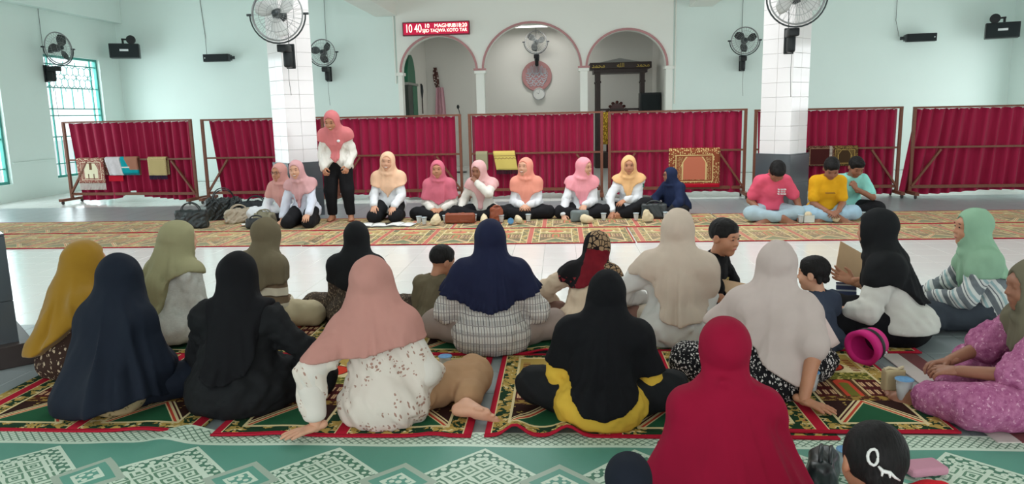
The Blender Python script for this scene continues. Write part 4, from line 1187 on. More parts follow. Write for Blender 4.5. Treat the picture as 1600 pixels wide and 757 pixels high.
class Fig:
    """a person; local frame: faces +y, x to own right, origin on the floor under the seat"""
    def __init__(s, label, x, y, rot, scale=1.0, skinm=SK, group=None, lean=(0, 0, 0), head=(0, 0, 0), seat=0.11, torso=1.0, width=0.92, z=0.0, hk=1.06):
        s.hk = hk
        s.root = empty('person', label, 'person', (x, y, z), math.radians(rot), group)
        s.root.scale = (scale,)*3
        s.skin = skinm; s.seed = abs(hash(label)) % 1000 if False else sum(ord(c)*(i+3) for i, c in enumerate(label)) % 9973
        s.w = width
        R = rotm(*[lean[2], lean[0], lean[1]]); s.Ru = R
        pv = np.array((0, 0, seat)); s.pv = pv
        def up(p): return pv + R@(np.array(p, float)*np.array((1, 1, torso)))
        s.up = up
        s.waist = pv+rotm(lean[2]*0.4, lean[0]*0.5, lean[1]*0.5)@np.array((0, 0.0, 0.16*torso))
        s.chest = up((0, 0.015, 0.31)); s.neck = up((0, 0.015, 0.435))
        s.shl = up((-0.147*width, 0.0, 0.362)); s.shr = up((0.147*width, 0.0, 0.362))
        s.Rh = rotm(*head)
        s.hc = s.neck + R@np.array((0, 0.012, 0.03)) + s.Rh@np.array((0, 0.022, 0.105))*hk
        s.arms = {}; s.legs = {}
        s.parts = {}; s.hands = []; s.feet = []; s.fwd = R@np.array((0, 1.0, 0))
    def arm(s, side, wrist, pole=None, l1=0.265, l2=0.235):
        sh = s.shl if side == 'l' else s.shr
        sg = -1 if side == 'l' else 1
        el, w = ik(sh, wrist, l1, l2, pole or (sg*0.8, -0.5, -0.6))
        s.arms[side] = (sh, el, w); return s
    def leg(s, side, knee, ankle, hip=None):
        sg = -1 if side == 'l' else 1
        s.legs[side] = (np.array(hip if hip is not None else s.pv+np.array((sg*0.095, 0.02, 0.0))), np.array(knee, float), np.array(ankle, float)); return s
    def crosslegs(s, spread=0.30, fwd=0.20, kz=0.10, tuck=0.28):
        s.leg('r', (spread, fwd, kz), (-0.07, tuck+0.04, 0.065)); s.leg('l', (-spread, fwd, kz), (0.09, tuck, 0.06)); return s
    # ---- shape fields
    def f_torso(s, g=0.0, hips=1.0, belly=0.0):
        w, F = s.w, s.fwd
        nb = s.neck-(s.neck-s.chest)*0.25
        fs = [sd_cap(s.pv+np.array((0, 0, 0.03)), s.waist, 0.145*w*hips+g, 0.122*w+g+belly, F, 0.8), sd_cap(s.waist, s.chest-(s.chest-s.waist)*0.25, 0.122*w+g+belly, 0.128*w+g, F, 0.76),
              sd_cap(s.chest-(s.chest-s.waist)*0.25, s.neck-(s.neck-s.chest)*0.05, 0.126*w+g, 0.05+g, F, 0.76), sd_cap(s.shl, s.shr, 0.044+g, 0.044+g), sd_cap(s.shl, nb, 0.044+g, 0.052+g), sd_cap(s.shr, nb, 0.044+g, 0.052+g)]
        return U(0.03, *fs)
    def f_arm(s, side, g=0.0, upto=2.0, start=0.0):
        sh, el, w = s.arms[side]; fs = []
        if upto <= 1: fs.append(sd_cap(sh, sh+(el-sh)*upto, 0.048+g, 0.048-0.006*upto+g))
        else:
            fs.append(sd_cap(sh, el, 0.045+g, 0.039+g)); e = el+(w-el)*(upto-1)
            fs.append(sd_cap(el, e, 0.04+g, 0.04-0.011*(upto-1)+g))
        return U(0.02, *fs)
    def f_leg(s, side, g=0.0, upto=2.0):
        h, k, a = s.legs[side]; e = k+(a-k)*(upto-1)
        return U(0.03, sd_cap(h, k, 0.09*s.w+g, 0.066+g), sd_cap(k, e, 0.064+g, 0.064-0.026*(upto-1)+g))
    def f_seat(s, g=0.0, back=0.03):
        return sd_ell(s.pv+np.array((0, -back, 0.0)), (0.19*s.w+g, 0.15*s.w+g, min(max(0.1, s.pv[2]), 0.13)+0.01+g))
    def H(s, p): return s.hc + s.Rh@(np.array(p, float)*s.hk)
    def E(s, c, r): return sd_ell(s.H(c), np.array(r)*s.hk, s.Rh)
    def hl(s, P): return (P-A3(s.hc))@s.Rh.astype(f32)
    # ---- body
    def f_head(s):
        R, H = s.Rh, s.H
        e = s.E
        sk = U(0.03, e((0, -0.012, 0.028), (0.074, 0.093, 0.086)), e((0, 0.022, -0.03), (0.062, 0.066, 0.082)), e((0, 0.055, -0.085), (0.03, 0.03, 0.026)),
               e((-0.036, 0.056, -0.03), (0.028, 0.028, 0.03)), e((0.036, 0.056, -0.03), (0.028, 0.028, 0.03)), e((0, 0.068, 0.034), (0.048, 0.02, 0.014)))
        sk = sub(sk, U(0.0, s.E((-0.031, 0.1, 0.01), (0.02, 0.02, 0.012)), s.E((0.031, 0.1, 0.01), (0.02, 0.02, 0.012))), 0.012)
        no = U(0.008, sd_cap(H((0, 0.083, 0.012)), H((0, 0.1, -0.02)), 0.007*s.hk, 0.011*s.hk), s.E((-0.011, 0.093, -0.024), (0.009, 0.009, 0.008)), s.E((0.011, 0.093, -0.024), (0.009, 0.009, 0.008)))
        lips = s.E((0, 0.083, -0.056), (0.024, 0.012, 0.010))
        ears = U(0.0, *[sub(s.E((sg*0.077, -0.008, -0.004), (0.012, 0.022, 0.032)), s.E((sg*0.09, 0.0, 0.0), (0.008, 0.011, 0.018)), 0.006) for sg in (-1, 1)])
        lids = U(0.0, *[s.E((sg*0.031, 0.0785, 0.0125), (0.016, 0.009, 0.009)) for sg in (-1, 1)])
        hd = U(0.008, U(0.012, sk, no, lips), ears, lids)
        nk = sd_cap(s.neck-(s.neck-s.chest)*0.2, s.H((0, -0.015, -0.06)), 0.056*(1+s.hk)/2, 0.05*(1+s.hk)/2)
        return U(0.025, hd, nk)
    def body(s, h_head=0.0065, h_core=0.022, h_arm=0.013, legs=True, arms_from=0.0):
        parts = []
        parts.append(surface(s.f_head(), h_head))
        core = [s.f_torso(-0.012), s.f_seat(-0.02)]
        core += [s.f_leg(k, -0.012) for k in s.legs] if legs else []
        parts.append(surface(U(0.03, *core), h_core))
        for k in s.arms: parts.append(surface(s.f_arm(k), h_arm))
        for f, h in s.hands+s.feet: parts.append(surface(f, h, 0.005))
        parts = [(smooth_uv(v, q, 1), q) for v, q in parts]
        s.bodyo = link_mesh('body', np_mesh('body', parts), s.skin, s.root)
        return s
    def face(s, smile=0, eyes=True, beard=False, closed=False):
        """eyes, brows and mouth set on the head"""
        R = Matrix(s.Rh.tolist())
        def bit(name, c, r, m):
            bm = bmesh.new(); ellipsoid(bm, s.H(c), [q*s.hk for q in r], 10, 6, R); return bm_obj(name, bm, m, s.bodyo, smooth=True)
        for sg in (-1, 1):
            bit('eye', (sg*0.031, 0.086, 0.0105), (0.0125, 0.0035, 0.0028 if (closed or smile > 1) else 0.0048), m_eye)
            bit('eyebrow', (sg*0.032, 0.0865, 0.032), (0.018, 0.004, 0.0032), m_brow)
        if smile:
            bit('mouth', (0, 0.0885, -0.057), (0.027, 0.008, 0.0105 if smile > 1 else 0.008), m_lip)
            bit('teeth', (0, 0.0925, -0.0555), (0.021, 0.0055, 0.006 if smile > 1 else 0.004), m_teeth)
        else:
            bit('mouth', (0, 0.0905, -0.056), (0.021, 0.0055, 0.0055), m_lip if s.skin != SKD else m_lipd)
        return s
    def glasses(s):
        bm = bmesh.new()
        for sg in (-1, 1):
            tube(bm, [s.H((sg*0.033+0.024*math.cos(2*PI*k/14), 0.1, 0.008+0.018*math.sin(2*PI*k/14))) for k in range(14)], 0.002, 4, closed=True)
            tube(bm, [s.H((sg*0.057, 0.1, 0.012)), s.H((sg*0.078, 0.06, 0.012)), s.H((sg*0.082, -0.01, 0.01))], 0.002, 4)
        tube(bm, [s.H((-0.009, 0.1, 0.01)), s.H((0.009, 0.1, 0.01))], 0.002, 4)
        bm_obj('glasses', bm, m_black, s.root)
        return s
    def hair(s, kind='short', h=0.007):
        R, H = s.Rh, s.H
        f = U(0.02, s.E((0, -0.016, 0.036), (0.083, 0.1, 0.092)), s.E((0, 0.045, 0.085), (0.06, 0.045, 0.035)) if kind == 'full' else s.E((0, 0.03, 0.08), (0.055, 0.045, 0.03)))
        cut = s.E((0, 0.12, -0.032), (0.092, 0.11, 0.085))
        cut2 = s.E((0, 0.03, -0.10), (0.13, 0.135, 0.105 if kind != 'crop' else 0.128))
        f = sub(sub(f, cut, 0.01), cut2, 0.01)
        if kind == 'toddler': f = U(0.015, f, *[s.E((0.07*math.sin(a), -0.075*math.cos(a)-0.01, -0.035), (0.02, 0.018, 0.025)) for a in (-0.9, -0.3, 0.3, 0.9, 1.3)])
        f = disp(f, wrinkle(s.seed+5, 0.0025 if kind != 'full' else 0.005, 0.035, 6))
        s.parts['hair'] = solid('hair', f, h, m_hair, s.root, 1); return s
    # ---- hands: palm, four fingers, thumb
    def hand(s, side, curl=0.35, dirv=None, normal=None, h=0.005, size=1.0, spread=0.12):
        """dirv = direction the fingers point, normal = direction the back of the hand faces"""
        sh, el, w = s.arms[side]; sg = -1 if side == 'l' else 1
        d = np.array(dirv, float) if dirv is not None else (w-el); d /= np.linalg.norm(d)
        n = np.array(normal if normal is not None else (0, 0, 1), float); n = n-d*(n@d); n /= np.linalg.norm(n)
        x = np.cross(d, n)                     # towards little finger or thumb
        th = -sg if np.cross(d, n)@np.array((sg, 0, 0)) > 0 else sg
        x = x if (x@np.array((1.0, 0, 0)))*1 >= 0 else x
        # thumb side: towards the body's middle when the back of the hand faces up
        tdir = np.cross(n, d)*(1 if side == 'r' else -1) * (1)
        if side == 'r': tdir = np.cross(n, d)
        else: tdir = -np.cross(n, d)
        k = size
        L = lambda a, b, c: w + (tdir*a + d*b + n*c)*k
        fs = [sd_cap(w-d*0.03, L(0, 0.02, 0), 0.027*k, 0.025*k, n, 0.75), sd_cap(L(0.012, 0.03, 0), L(0.018, 0.078, 0), 0.022*k, 0.019*k, n, 0.62), sd_cap(L(-0.012, 0.03, 0), L(-0.018, 0.072, 0), 0.022*k, 0.018*k, n, 0.62)]
        palm = U(0.015, *fs)
        fing = []
        for i, (o, ln) in enumerate(((0.030, 0.070), (0.010, 0.078), (-0.010, 0.072), (-0.029, 0.056))):
            p = L(o, 0.082-0.006*abs(i-1), 0.002); a = 0.0; dd = d+tdir*spread*(1.3-i)*0.8; dd /= np.linalg.norm(dd)
            for j, fr in enumerate((0.45, 0.32, 0.26)):
                a += curl*(0.55 if j == 0 else 0.9); v = dd*math.cos(a)-n*math.sin(a)
                q = p+v*ln*fr*k; fing.append(sd_cap(p, q, (0.0092-0.0008*j)*k, (0.0084-0.0008*j)*k)); p = q
        t0 = L(0.026, 0.022, -0.006); t1 = L(0.05, 0.05, -0.012-0.012*curl); t2 = L(0.056, 0.08, -0.018-0.02*curl)
        fing += [sd_cap(t0, t1, 0.0135*k, 0.0105*k), sd_cap(t1, t2, 0.0105*k, 0.0085*k)]
        f = U(0.006, palm, *fing)
        s.hands.append((f, h)); return s
    def foot(s, side, toes, up=(0, 0, 1), h=0.007, size=1.0):
        """toes = direction from heel to toes, up = direction of the instep"""
        hp, kn, an = s.legs[side]
        d = np.array(toes, float); d /= np.linalg.norm(d); n = np.array(up, float); n -= d*(n@d); n /= np.linalg.norm(n)
        x = np.cross(d, n)*(1 if side == 'r' else -1); k = size
        L = lambda a, b, c: an+(x*a+d*b+n*c)*k     # +a towards the little toe
        f = U(0.02, sd_cap(L(0, -0.035, -0.03), L(0, 0.0, -0.028), 0.032*k, 0.034*k), sd_cap(an, L(-0.004, 0.09, -0.036), 0.04*k, 0.026*k), sd_cap(L(0.01, -0.01, -0.04), L(0.014, 0.11, -0.044), 0.026*k, 0.02*k), sd_cap(L(-0.012, 0.06, -0.04), L(-0.018, 0.122, -0.044), 0.024*k, 0.02*k))
        ts = [sd_cap(L(-0.03+0.0165*i, 0.125-0.009*i*i*0.45, -0.046), L(-0.034+0.018*i, 0.165-0.008*i*i*0.55, -0.05), (0.013 if i == 0 else 0.0092)*k, (0.012 if i == 0 else 0.0085)*k) for i in range(5)]
        s.feet.append((U(0.007, f, *ts), h)); return s
    # ---- clothes
    def top(s, mat, g=0.016, sleeve=1.95, hem=0.02, legs=0.0, name='blouse', belly=0.0, hips=1.1, h=0.0125, amp=0.004, neckz=0, seat=True, hemfn=None, seatback=0.03, sleeve_g=0.006, wl=0.09, k=0.035):
        s.tp = (g, hips, belly, seatback if seat else None, g*0.6+sleeve_g, k)
        fs = [s.f_torso(g, hips, belly)]
        if seat: fs.append(s.f_seat(g+0.012, seatback))
        for a in s.arms: fs.append(s.f_arm(a, g*0.6+sleeve_g, sleeve))
        if legs > 0:
            for a in s.legs: fs.append(s.f_leg(a, g+0.02, legs))
        f = disp(U(k, *fs), wrinkle(s.seed, amp*2.6, wl, 7))
        if neckz: f = sub(f, sd_ell(s.up((0, 0.022, neckz)), (0.08, 0.078, 0.085), s.Ru), 0.006)
        zb = hem
        if hemfn: f = isect(f, lambda P: hemfn(P)-P[:, 2], 0.006)
        else: f = isect(f, lambda P: zb-P[:, 2], 0.008)
        return s.put(name, f, h, mat)
    def put(s, name, f, h, mat, it=1, under=None):
        s.parts[name] = solid(name, f, h, mat, s.parts.get(under, s.root), it); return s
    def bottoms(s, mat, g=0.018, upto=1.88, name='trousers', h=0.0135, skirt=0.0, amp=0.004):
        fs = [s.f_leg(a, g, upto) for a in s.legs]+[s.f_seat(g*0.6), sd_cap(s.pv, s.waist, 0.13*s.w, 0.12*s.w, s.fwd, 0.8)]
        if skirt:
            ks = [s.legs[a][1] for a in s.legs]; ans = [s.legs[a][2] for a in s.legs]
            fs.append(sd_cap(ks[0]*0.55+ks[1]*0.45+np.array((0, 0.02, -0.02)), ks[1]*0.55+ks[0]*0.45+np.array((0, 0.02, -0.02)), skirt, skirt))
        f = disp(U(0.03, *fs), wrinkle(s.seed+1, amp*2.2, 0.11, 6))
        f = isect(f, lambda P: 0.012-P[:, 2], 0.008)
        zt = float(s.waist[2]+0.03)
        f = isect(f, lambda P: P[:, 2]-zt, 0.01)
        return s.put(name, f, h, mat)
    def hijab(s, mat, hem, groove_z=0.035, g=0.028, tent=1, tent_r=(0.088, 0.16), tent_z=0.24, upper=0.5, opening=(0.056, 0.078), h=0.0115, fold=0.012, nf=9, cowl=1, name='headscarf', nape=0.0, extra=(), chinr=0.072, flat=0.8, tent_end=None, crown=0.0, k=0.03, post=None, bias=0.0, wr=0.003, hood=1.0, groove=0.0, slope=1):
        """hem: list of (angle in degrees, z) about the neck, 0 = front, 90 = own right, 180 = back"""
        R, H = s.Rh, s.H
        hd = U(0.03, s.E((0, -0.014, 0.026), (0.09*hood, 0.108*hood, 0.104+crown)), s.E((0, 0.012, -0.03), (0.08*hood, 0.086, 0.098)))
        nk = sd_cap(H((0, 0.0, -0.06)), s.neck+np.array((0, 0.0, -0.02)), chinr, 0.088+nape)
        fs = [hd, nk, s.f_torso(g, 1.0)]
        if hasattr(s, 'tp'):                       # stay outside the blouse below
            tg, th_, tb, sbk, sg_, tk = s.tp; m = 0.021
            ms = [s.f_torso(tg+m, th_, tb)]
            if sbk is not None: ms.append(s.f_seat(tg+0.012+m, sbk))
            ms += [s.f_arm(a, sg_+m, upper) for a in s.arms]
            fs.append(U(tk, *ms))
        else: fs += [s.f_arm(a, g, upper) for a in s.arms]
        if tent: 
            e = s.up((0, -0.01, tent_z)) if tent_end is None else np.array(tent_end, float)
            fs.append(sd_cap(H((0, -0.01, 0.0)), e, tent_r[0], tent_r[1], s.fwd, flat))
        fs += list(extra)
        fs += [sd_cap(H((0, -0.02, -0.08)), q*0.8+s.neck*0.2+np.array((0, -0.005, -0.02)), 0.058, 0.042+g, s.fwd, 0.85) for q in (s.shl, s.shr)] if slope else []
        f = U(k, *fs)
        if cowl:                                  # the wrap under the chin
            ring = [s.neck+s.Ru@np.array((0.088*math.sin(t), 0.085*math.cos(t)+0.02, 0.012-0.03*math.cos(t)+0.012*math.sin(t+1))) for t in [2*PI*q/10 for q in range(10)]]
            f = U(0.014, f, *[sd_cap(ring[q], ring[(q+1) % 10], 0.018, 0.018) for q in range(10)])
        if groove:
            ring = [s.neck+s.Ru@np.array((0.125*math.sin(t), 0.115*math.cos(t)-0.01, groove_z+0.03*math.cos(t))) for t in [2*PI*q/14 for q in range(14)]]
            f = sub(f, U(0.0, *[sd_cap(ring[q], ring[(q+1) % 14], groove, groove) for q in range(14)]), 0.03)
            f = U(0.012, f, s.f_torso(s.tp[0]+0.011, s.tp[1], s.tp[2]), *[s.f_arm(a, s.tp[4]+0.011, upper) for a in s.arms])
        # folds run down from the face and fan out
        cx, cy = float(s.neck[0]), float(s.neck[1]); zt = float(s.hc[2]); r = np.random.RandomState(s.seed); ph = r.uniform(0, 6.28, 8)
        def folds(P):
            x, y = P[:, 0]-cx, P[:, 1]-cy; th = np.arctan2(x, y); dz = np.clip((zt-0.02-P[:, 2])/0.35, 0, 1.2)
            t = th + 0.25*np.sin(2*th+ph[5])+bias*dz
            rg = lambda a, w: np.exp(-w*(1-np.cos(a)))
            q = 0.85*rg(nf*t*0.8+ph[0]+1.3*dz, 3.0)*(0.6+0.4*np.sin(1.3*t+ph[3]))+0.8*rg((nf*0.47)*t+ph[1]-1.6*dz, 4.0)+0.3*rg(nf*1.7*t+ph[2], 2.0)
            return (-fold*1.75*(q-0.1)*dz).astype(f32)
        f = disp(disp(f, folds), wrinkle(s.seed+9, wr, 0.12, 5))
        if post: f = post(f)
        ang = np.array([a for a, z in hem]+[hem[0][0]+360], float); zz = np.array([z for a, z in hem]+[hem[0][1]], float)
        def below(P):
            th = np.degrees(np.arctan2(P[:, 0]-cx, P[:, 1]-cy)) % 360
            z = np.interp((th-ang[0]) % 360+ang[0], ang, zz)
            return (z-P[:, 2]).astype(f32)*0.8
        f = isect(f, below, 0.006)
        ow, oh = opening[0]*s.hk, opening[1]*s.hk
        if ow:
            Rf = R.astype(f32)
            def hole(P):
                q = s.hl(P)
                e = (np.sqrt((q[:, 0]/ow)**2+((q[:, 2]+0.006)/oh)**2)-1)*ow
                return np.maximum(e, 0.02-q[:, 1])
            f = sub(f, hole, 0.012)
        return s.put(name, f, h, mat)
# ---------------------------------------------------------------- the committee facing the audience
m_wshirt = cloth('white_shirt', srgb(226, 228, 232), 0.8, 0.03); m_cshirt = cloth('cream_white_shirt', srgb(224, 220, 212), 0.8, 0.03)
m_lshirt = cloth('pale_lavender_shirt', srgb(212, 216, 230), 0.8, 0.03)
m_bpants = cloth('black_trousers', srgb(30, 30, 33), 0.85, 0.15)
FARHEM = [(0, 0.20), (40, 0.27), (90, 0.37), (180, 0.33), (270, 0.37), (320, 0.27)]
def lap(p, xw=0.085, y=0.25, z=0.17, h=0.006):
    p.arm('r', (xw, y, z), (0.5, -0.6, -0.5)); p.arm('l', (-xw, y, z), (-0.5, -0.6, -0.5))
    p.hand('r', 0.5, (-0.75, 0.6, -0.25), (0.2, 0.4, 1), h); p.hand('l', 0.5, (0.75, 0.6, -0.25), (-0.2, 0.4, 1), h); return p
def kneel(p):
    p.leg('r', (0.14, 0.36, 0.085), (0.13, -0.08, 0.06)); p.leg('l', (-0.14, 0.36, 0.085), (-0.13, -0.08, 0.06)); return p
HJ = dict(h=0.0115, g=0.02)

# woman behind, pale pink scarf
p = Fig('seated woman in dusty pink scarf and glasses, half hidden behind the mauve-scarved woman', -3.95, 10.38, 168, 1.03, SK, 'committee women in scarves', (4, 0, 0), (-8, 4, 0)).crosslegs()
p.arm('r', (0.14, 0.27, 0.17)).arm('l', (-0.14, 0.27, 0.17)).body(0.0085).face(0).glasses()
p.top(m_wshirt, hem=0.03, legs=0.7); p.bottoms(m_bpants)
p.hijab(cloth('dusty_pink_scarf', srgb(206, 150, 142)), FARHEM, **HJ)
# kneeling, leaning on one hand
p = Fig('smiling woman in mauve scarf leaning on one hand beside the tiled column', -3.52, 9.98, 182, 1.0, SKL, 'committee women in scarves', (6, 5, 0), (-4, 6, 6), 0.2)
kneel(p); p.arm('r', (0.29, 0.16, 0.06), (0.6, -0.6, 0)); p.arm('l', (-0.15, 0.36, 0.2), (-0.4, -0.5, -0.5))
p.hand('r', 0.1, (0.35, 0.9, -0.3), (0, 0.3, 1), 0.006); p.hand('l', 0.3, (0.15, 0.8, -0.55), (-0.1, 0.6, 0.8), 0.006)
p.body(0.0085).face(2); p.top(m_lshirt, hem=0.12); p.bottoms(m_bpants)
p.hijab(cloth('mauve_scarf', srgb(206, 158, 160)), [(0, 0.24), (18, 0.27), (40, 0.44), (90, 0.53), (180, 0.45), (270, 0.54), (325, 0.42), (345, 0.27)], **HJ)
bm = bmesh.new(); box(bm, p.shl+np.array((-0.05, 0.055, -0.05)), (0.04, 0.012, 0.05)); bm_obj('sleeve_badge', bm, plain('navy_badge', srgb(40, 46, 70), 0.7), p.parts['blouse'])
# standing
p = Fig('woman standing to speak in rose scarf, white blouse and black trousers', -3.12, 10.3, 186, 1.05, SK, 'committee women in scarves', (9, 0, 0), (-14, 26, 0), 0.80, 1.0, 0.9)
p.leg('r', (0.11, 0.05, 0.43), (0.12, -0.02, 0.075), p.pv+np.array((0.085, 0, 0))); p.leg('l', (-0.11, 0.05, 0.43), (-0.13, 0.0, 0.075), p.pv+np.array((-0.085, 0, 0)))
p.arm('r', (0.155, 0.2, 0.74), (0.35, -0.9, -0.1)).arm('l', (-0.165, 0.2, 0.76), (-0.35, -0.9, -0.1))
p.hand('r', 1.0, (-0.25, 0.5, -0.8), (0.7, 0.6, 0.2), 0.006); p.hand('l', 1.0, (0.25, 0.5, -0.8), (-0.7, 0.6, 0.2), 0.006)
p.foot('r', (0.25, 0.97, 0)).foot('l', (-0.2, 0.98, 0)); p.body(0.008).face(1)
def hemstand(P): return 0.70+0.05*np.sin(P[:, 0]*22+1)+0.06*np.cos(P[:, 0]*9)
p.top(m_cshirt, g=0.024, hemfn=hemstand, hips=1.0, seat=True, seatback=0.0, amp=0.006)
def trousers(p, m):
    fs = [p.f_leg(a, 0.022, 1.95) for a in p.legs]+[sd_ell(p.pv, (0.165, 0.125, 0.13))]
    f = disp(U(0.03, *fs), wrinkle(p.seed+1, 0.005, 0.12, 6)); f = isect(f, lambda P: 0.085-P[:, 2], 0.006); p.put('trousers', f, 0.013, m)
trousers(p, m_bpants)
p.hijab(cloth('rose_scarf', srgb(204, 118, 120)), [(0, 0.79), (35, 0.86), (65, 1.05), (95, 1.12), (180, 1.0), (265, 1.12), (295, 1.05), (325, 0.86)], h=0.012, g=0.032, upper=0.3)
bm = bmesh.new(); ellipsoid(bm, p.up((-0.06, 0.15, 0.31)), (0.022, 0.008, 0.018)); bm_obj('brooch', bm, m_plate, p.parts['headscarf'])
# kneeling in peach
p = Fig('laughing woman kneeling in pale peach scarf with hands on her knees', -2.43, 10.42, 180, 1.07, SKL, 'committee women in scarves', (5, 0, 0), (2, 2, -4), 0.2)
kneel(p); p.arm('r', (0.14, 0.33, 0.23), (0.4, -0.5, -0.5)).arm('l', (-0.12, 0.33, 0.22), (-0.4, -0.5, -0.5))
p.hand('r', 0.35, (-0.05, 0.75, -0.65), (0.1, 0.65, 0.75), 0.006); p.hand('l', 0.35, (0.05, 0.75, -0.65), (-0.1, 0.65, 0.75), 0.006)
p.body(0.0085).face(2); p.top(m_wshirt, hem=0.09, hips=1.15); p.bottoms(m_bpants)
p.hijab(cloth('peach_scarf', srgb(240, 196, 164)), [(0, 0.30), (25, 0.36), (60, 0.45), (95, 0.50), (180, 0.45), (265, 0.50), (300, 0.45), (335, 0.36)], **HJ)
# cross-legged in deep rose
p = Fig('seated woman in deep rose scarf behind a brown handbag', -1.72, 10.45, 180, 1.02, SK, 'committee women in scarves', (2, 0, 0), (0, 0, 3)).crosslegs()
lap(p).body(0.0085).face(0); p.top(m_cshirt, hem=0.06); p.bottoms(m_bpants)
p.hijab(cloth('deep_rose_scarf', srgb(212, 112, 132)), [(0, 0.20), (40, 0.24), (90, 0.31), (180, 0.33), (270, 0.31), (320, 0.24)], upper=0.9, **HJ)
# hand at chin
p = Fig('seated woman in pale pink scarf touching her chin with one hand', -1.1, 10.42, 172, 1.03, SKD, 'committee women in scarves', (6, 0, 0), (-18, 16, 0)).crosslegs()
p.arm('l', p.hc+p.Rh@np.array((-0.02, 0.13, -0.13)), (-0.9, 0.0, -0.6)); p.arm('r', (0.27, 0.24, 0.12), (0.45, -0.6, -0.4))
p.hand('l', 1.2, (0.55, -0.2, 0.75), (-0.4, 0.8, 0.3), 0.006); p.hand('r', 0.4, (-0.1, 0.75, -0.6), (0.3, 0.6, 0.7), 0.006)
p.body(0.0085).face(0); p.top(m_cshirt, hem=0.05); p.bottoms(m_bpants)
p.hijab(cloth('pale_pink_scarf', srgb(224, 176, 176)), [(0, 0.13), (20, 0.15), (45, 0.36), (90, 0.44), (180, 0.38), (270, 0.44), (315, 0.36), (340, 0.15)], upper=0.3, **HJ)
# laughing, coral
p = Fig('laughing woman in coral scarf seated with clasped hands in a black skirt', -0.48, 10.45, 178, 1.035, SKL, 'committee women in scarves', (2, 0, 0), (-26, -4, 0)).crosslegs(0.31)
lap(p, 0.05, 0.27, 0.2).body(0.0085).face(2); p.top(m_wshirt, hem=0.06); p.bottoms(m_bpants, skirt=0.1)
p.hijab(cloth('coral_scarf', srgb(240, 158, 138)), [(0, 0.17), (20, 0.2), (50, 0.34), (75, 0.37), (100, 0.46), (180, 0.42), (260, 0.46), (285, 0.37), (310, 0.34), (340, 0.2)], upper=0.55, **HJ)
# turned towards the woman in navy
p = Fig('seated woman in bright pink scarf turning her head towards her neighbour in apricot', 0.3, 10.42, 180, 1.03, SKL, 'committee women in scarves', (3, 0, 0), (52, 6, 0)).crosslegs(0.30)
p.arm('r', (0.26, 0.27, 0.07), (0.45, -0.6, -0.4)).arm('l', (-0.03, 0.28, 0.2), (-0.4, -0.5, -0.5))
p.hand('r', 0.3, (-0.15, 0.7, -0.7), (0.4, 0.5, 0.7), 0.006); p.hand('l', 0.3, (0.3, 0.8, -0.55), (-0.1, 0.5, 0.8), 0.006)
p.body(0.0085).face(1); p.top(m_wshirt, hem=0.05); p.bottoms(m_bpants)
p.hijab(cloth('bright_pink_scarf', srgb(242, 160, 172)), [(0, 0.15), (25, 0.2), (50, 0.34), (90, 0.46), (180, 0.4), (270, 0.46), (305, 0.36), (335, 0.18)], upper=0.3, **HJ)
bm = bmesh.new(); box(bm, p.shl+np.array((-0.055, 0.05, -0.05)), (0.035, 0.02, 0.05)); bm_obj('sleeve_badge', bm, plain('dark_badge', srgb(40, 52, 70), 0.7), p.parts['blouse'])
# apricot
p = Fig('seated woman in apricot scarf leaning with one hand on her foot', 0.98, 10.48, 172, 1.05, SK, 'committee women in scarves', (6, 3, 0), (6, 4, 0)).crosslegs(0.28)
p.leg('l', (-0.22, 0.24, 0.19), (0.14, 0.34, 0.06)); p.foot('l', (0.95, 0.15, -0.1), (0, 0.3, 1))
p.arm('r', (0.22, 0.33, 0.1), (0.8, -0.4, 0)).arm('l', (0.04, 0.3, 0.25), (-0.4, -0.5, -0.5))
p.hand('r', 0.35, (0.2, 0.6, -0.75), (0.3, 0.7, 0.6), 0.006); p.hand('l', 0.3, (0.8, 0.5, -0.4), (-0.1, 0.3, 0.9), 0.006)
p.body(0.0085).face(0); p.top(m_wshirt, hem=0.05); p.bottoms(m_bpants)
p.hijab(cloth('apricot_scarf', srgb(240, 190, 136)), [(0, 0.22), (18, 0.24), (40, 0.4), (90, 0.5), (180, 0.42), (270, 0.5), (320, 0.4), (342, 0.24)], upper=0.25, **HJ)
bm = bmesh.new(); box(bm, p.shl+np.array((-0.05, 0.05, -0.06)), (0.03, 0.02, 0.05)); bm_obj('sleeve_badge', bm, plain('green_badge', srgb(40, 110, 90), 0.7), p.parts['blouse'])
# navy, in profile
p = Fig('older woman in long navy scarf and glasses looking sideways along the row', 1.63, 10.6, 136, 0.84, SKD, 'committee women in scarves', (14, 0, 0), (-38, 2, 0)).crosslegs()
p.arm('r', (0.22, 0.36, 0.14), (0.8, -0.3, -0.3)).arm('l', (-0.12, 0.36, 0.09), (-0.8, -0.3, -0.3))
p.hand('r', 0.4, (-0.3, 0.8, -0.4), (0.3, 0.5, 0.8), 0.006); p.hand('l', 0.4, (0.1, 0.8, -0.4), (-0.1, 0.5, 0.8), 0.006)
p.body(0.0085).face(0).glasses(); p.top(cloth('black_knit_sleeve', srgb(46, 46, 50)), hem=0.03); p.bottoms(m_bpants)
p.hijab(cloth('deep_navy_scarf', srgb(36, 46, 76)), [(0, 0.12), (45, 0.14), (90, 0.16), (180, 0.03), (270, 0.14), (315, 0.13)], upper=1.35, tent=1, tent_r=(0.1, 0.22), tent_z=0.05, **HJ)

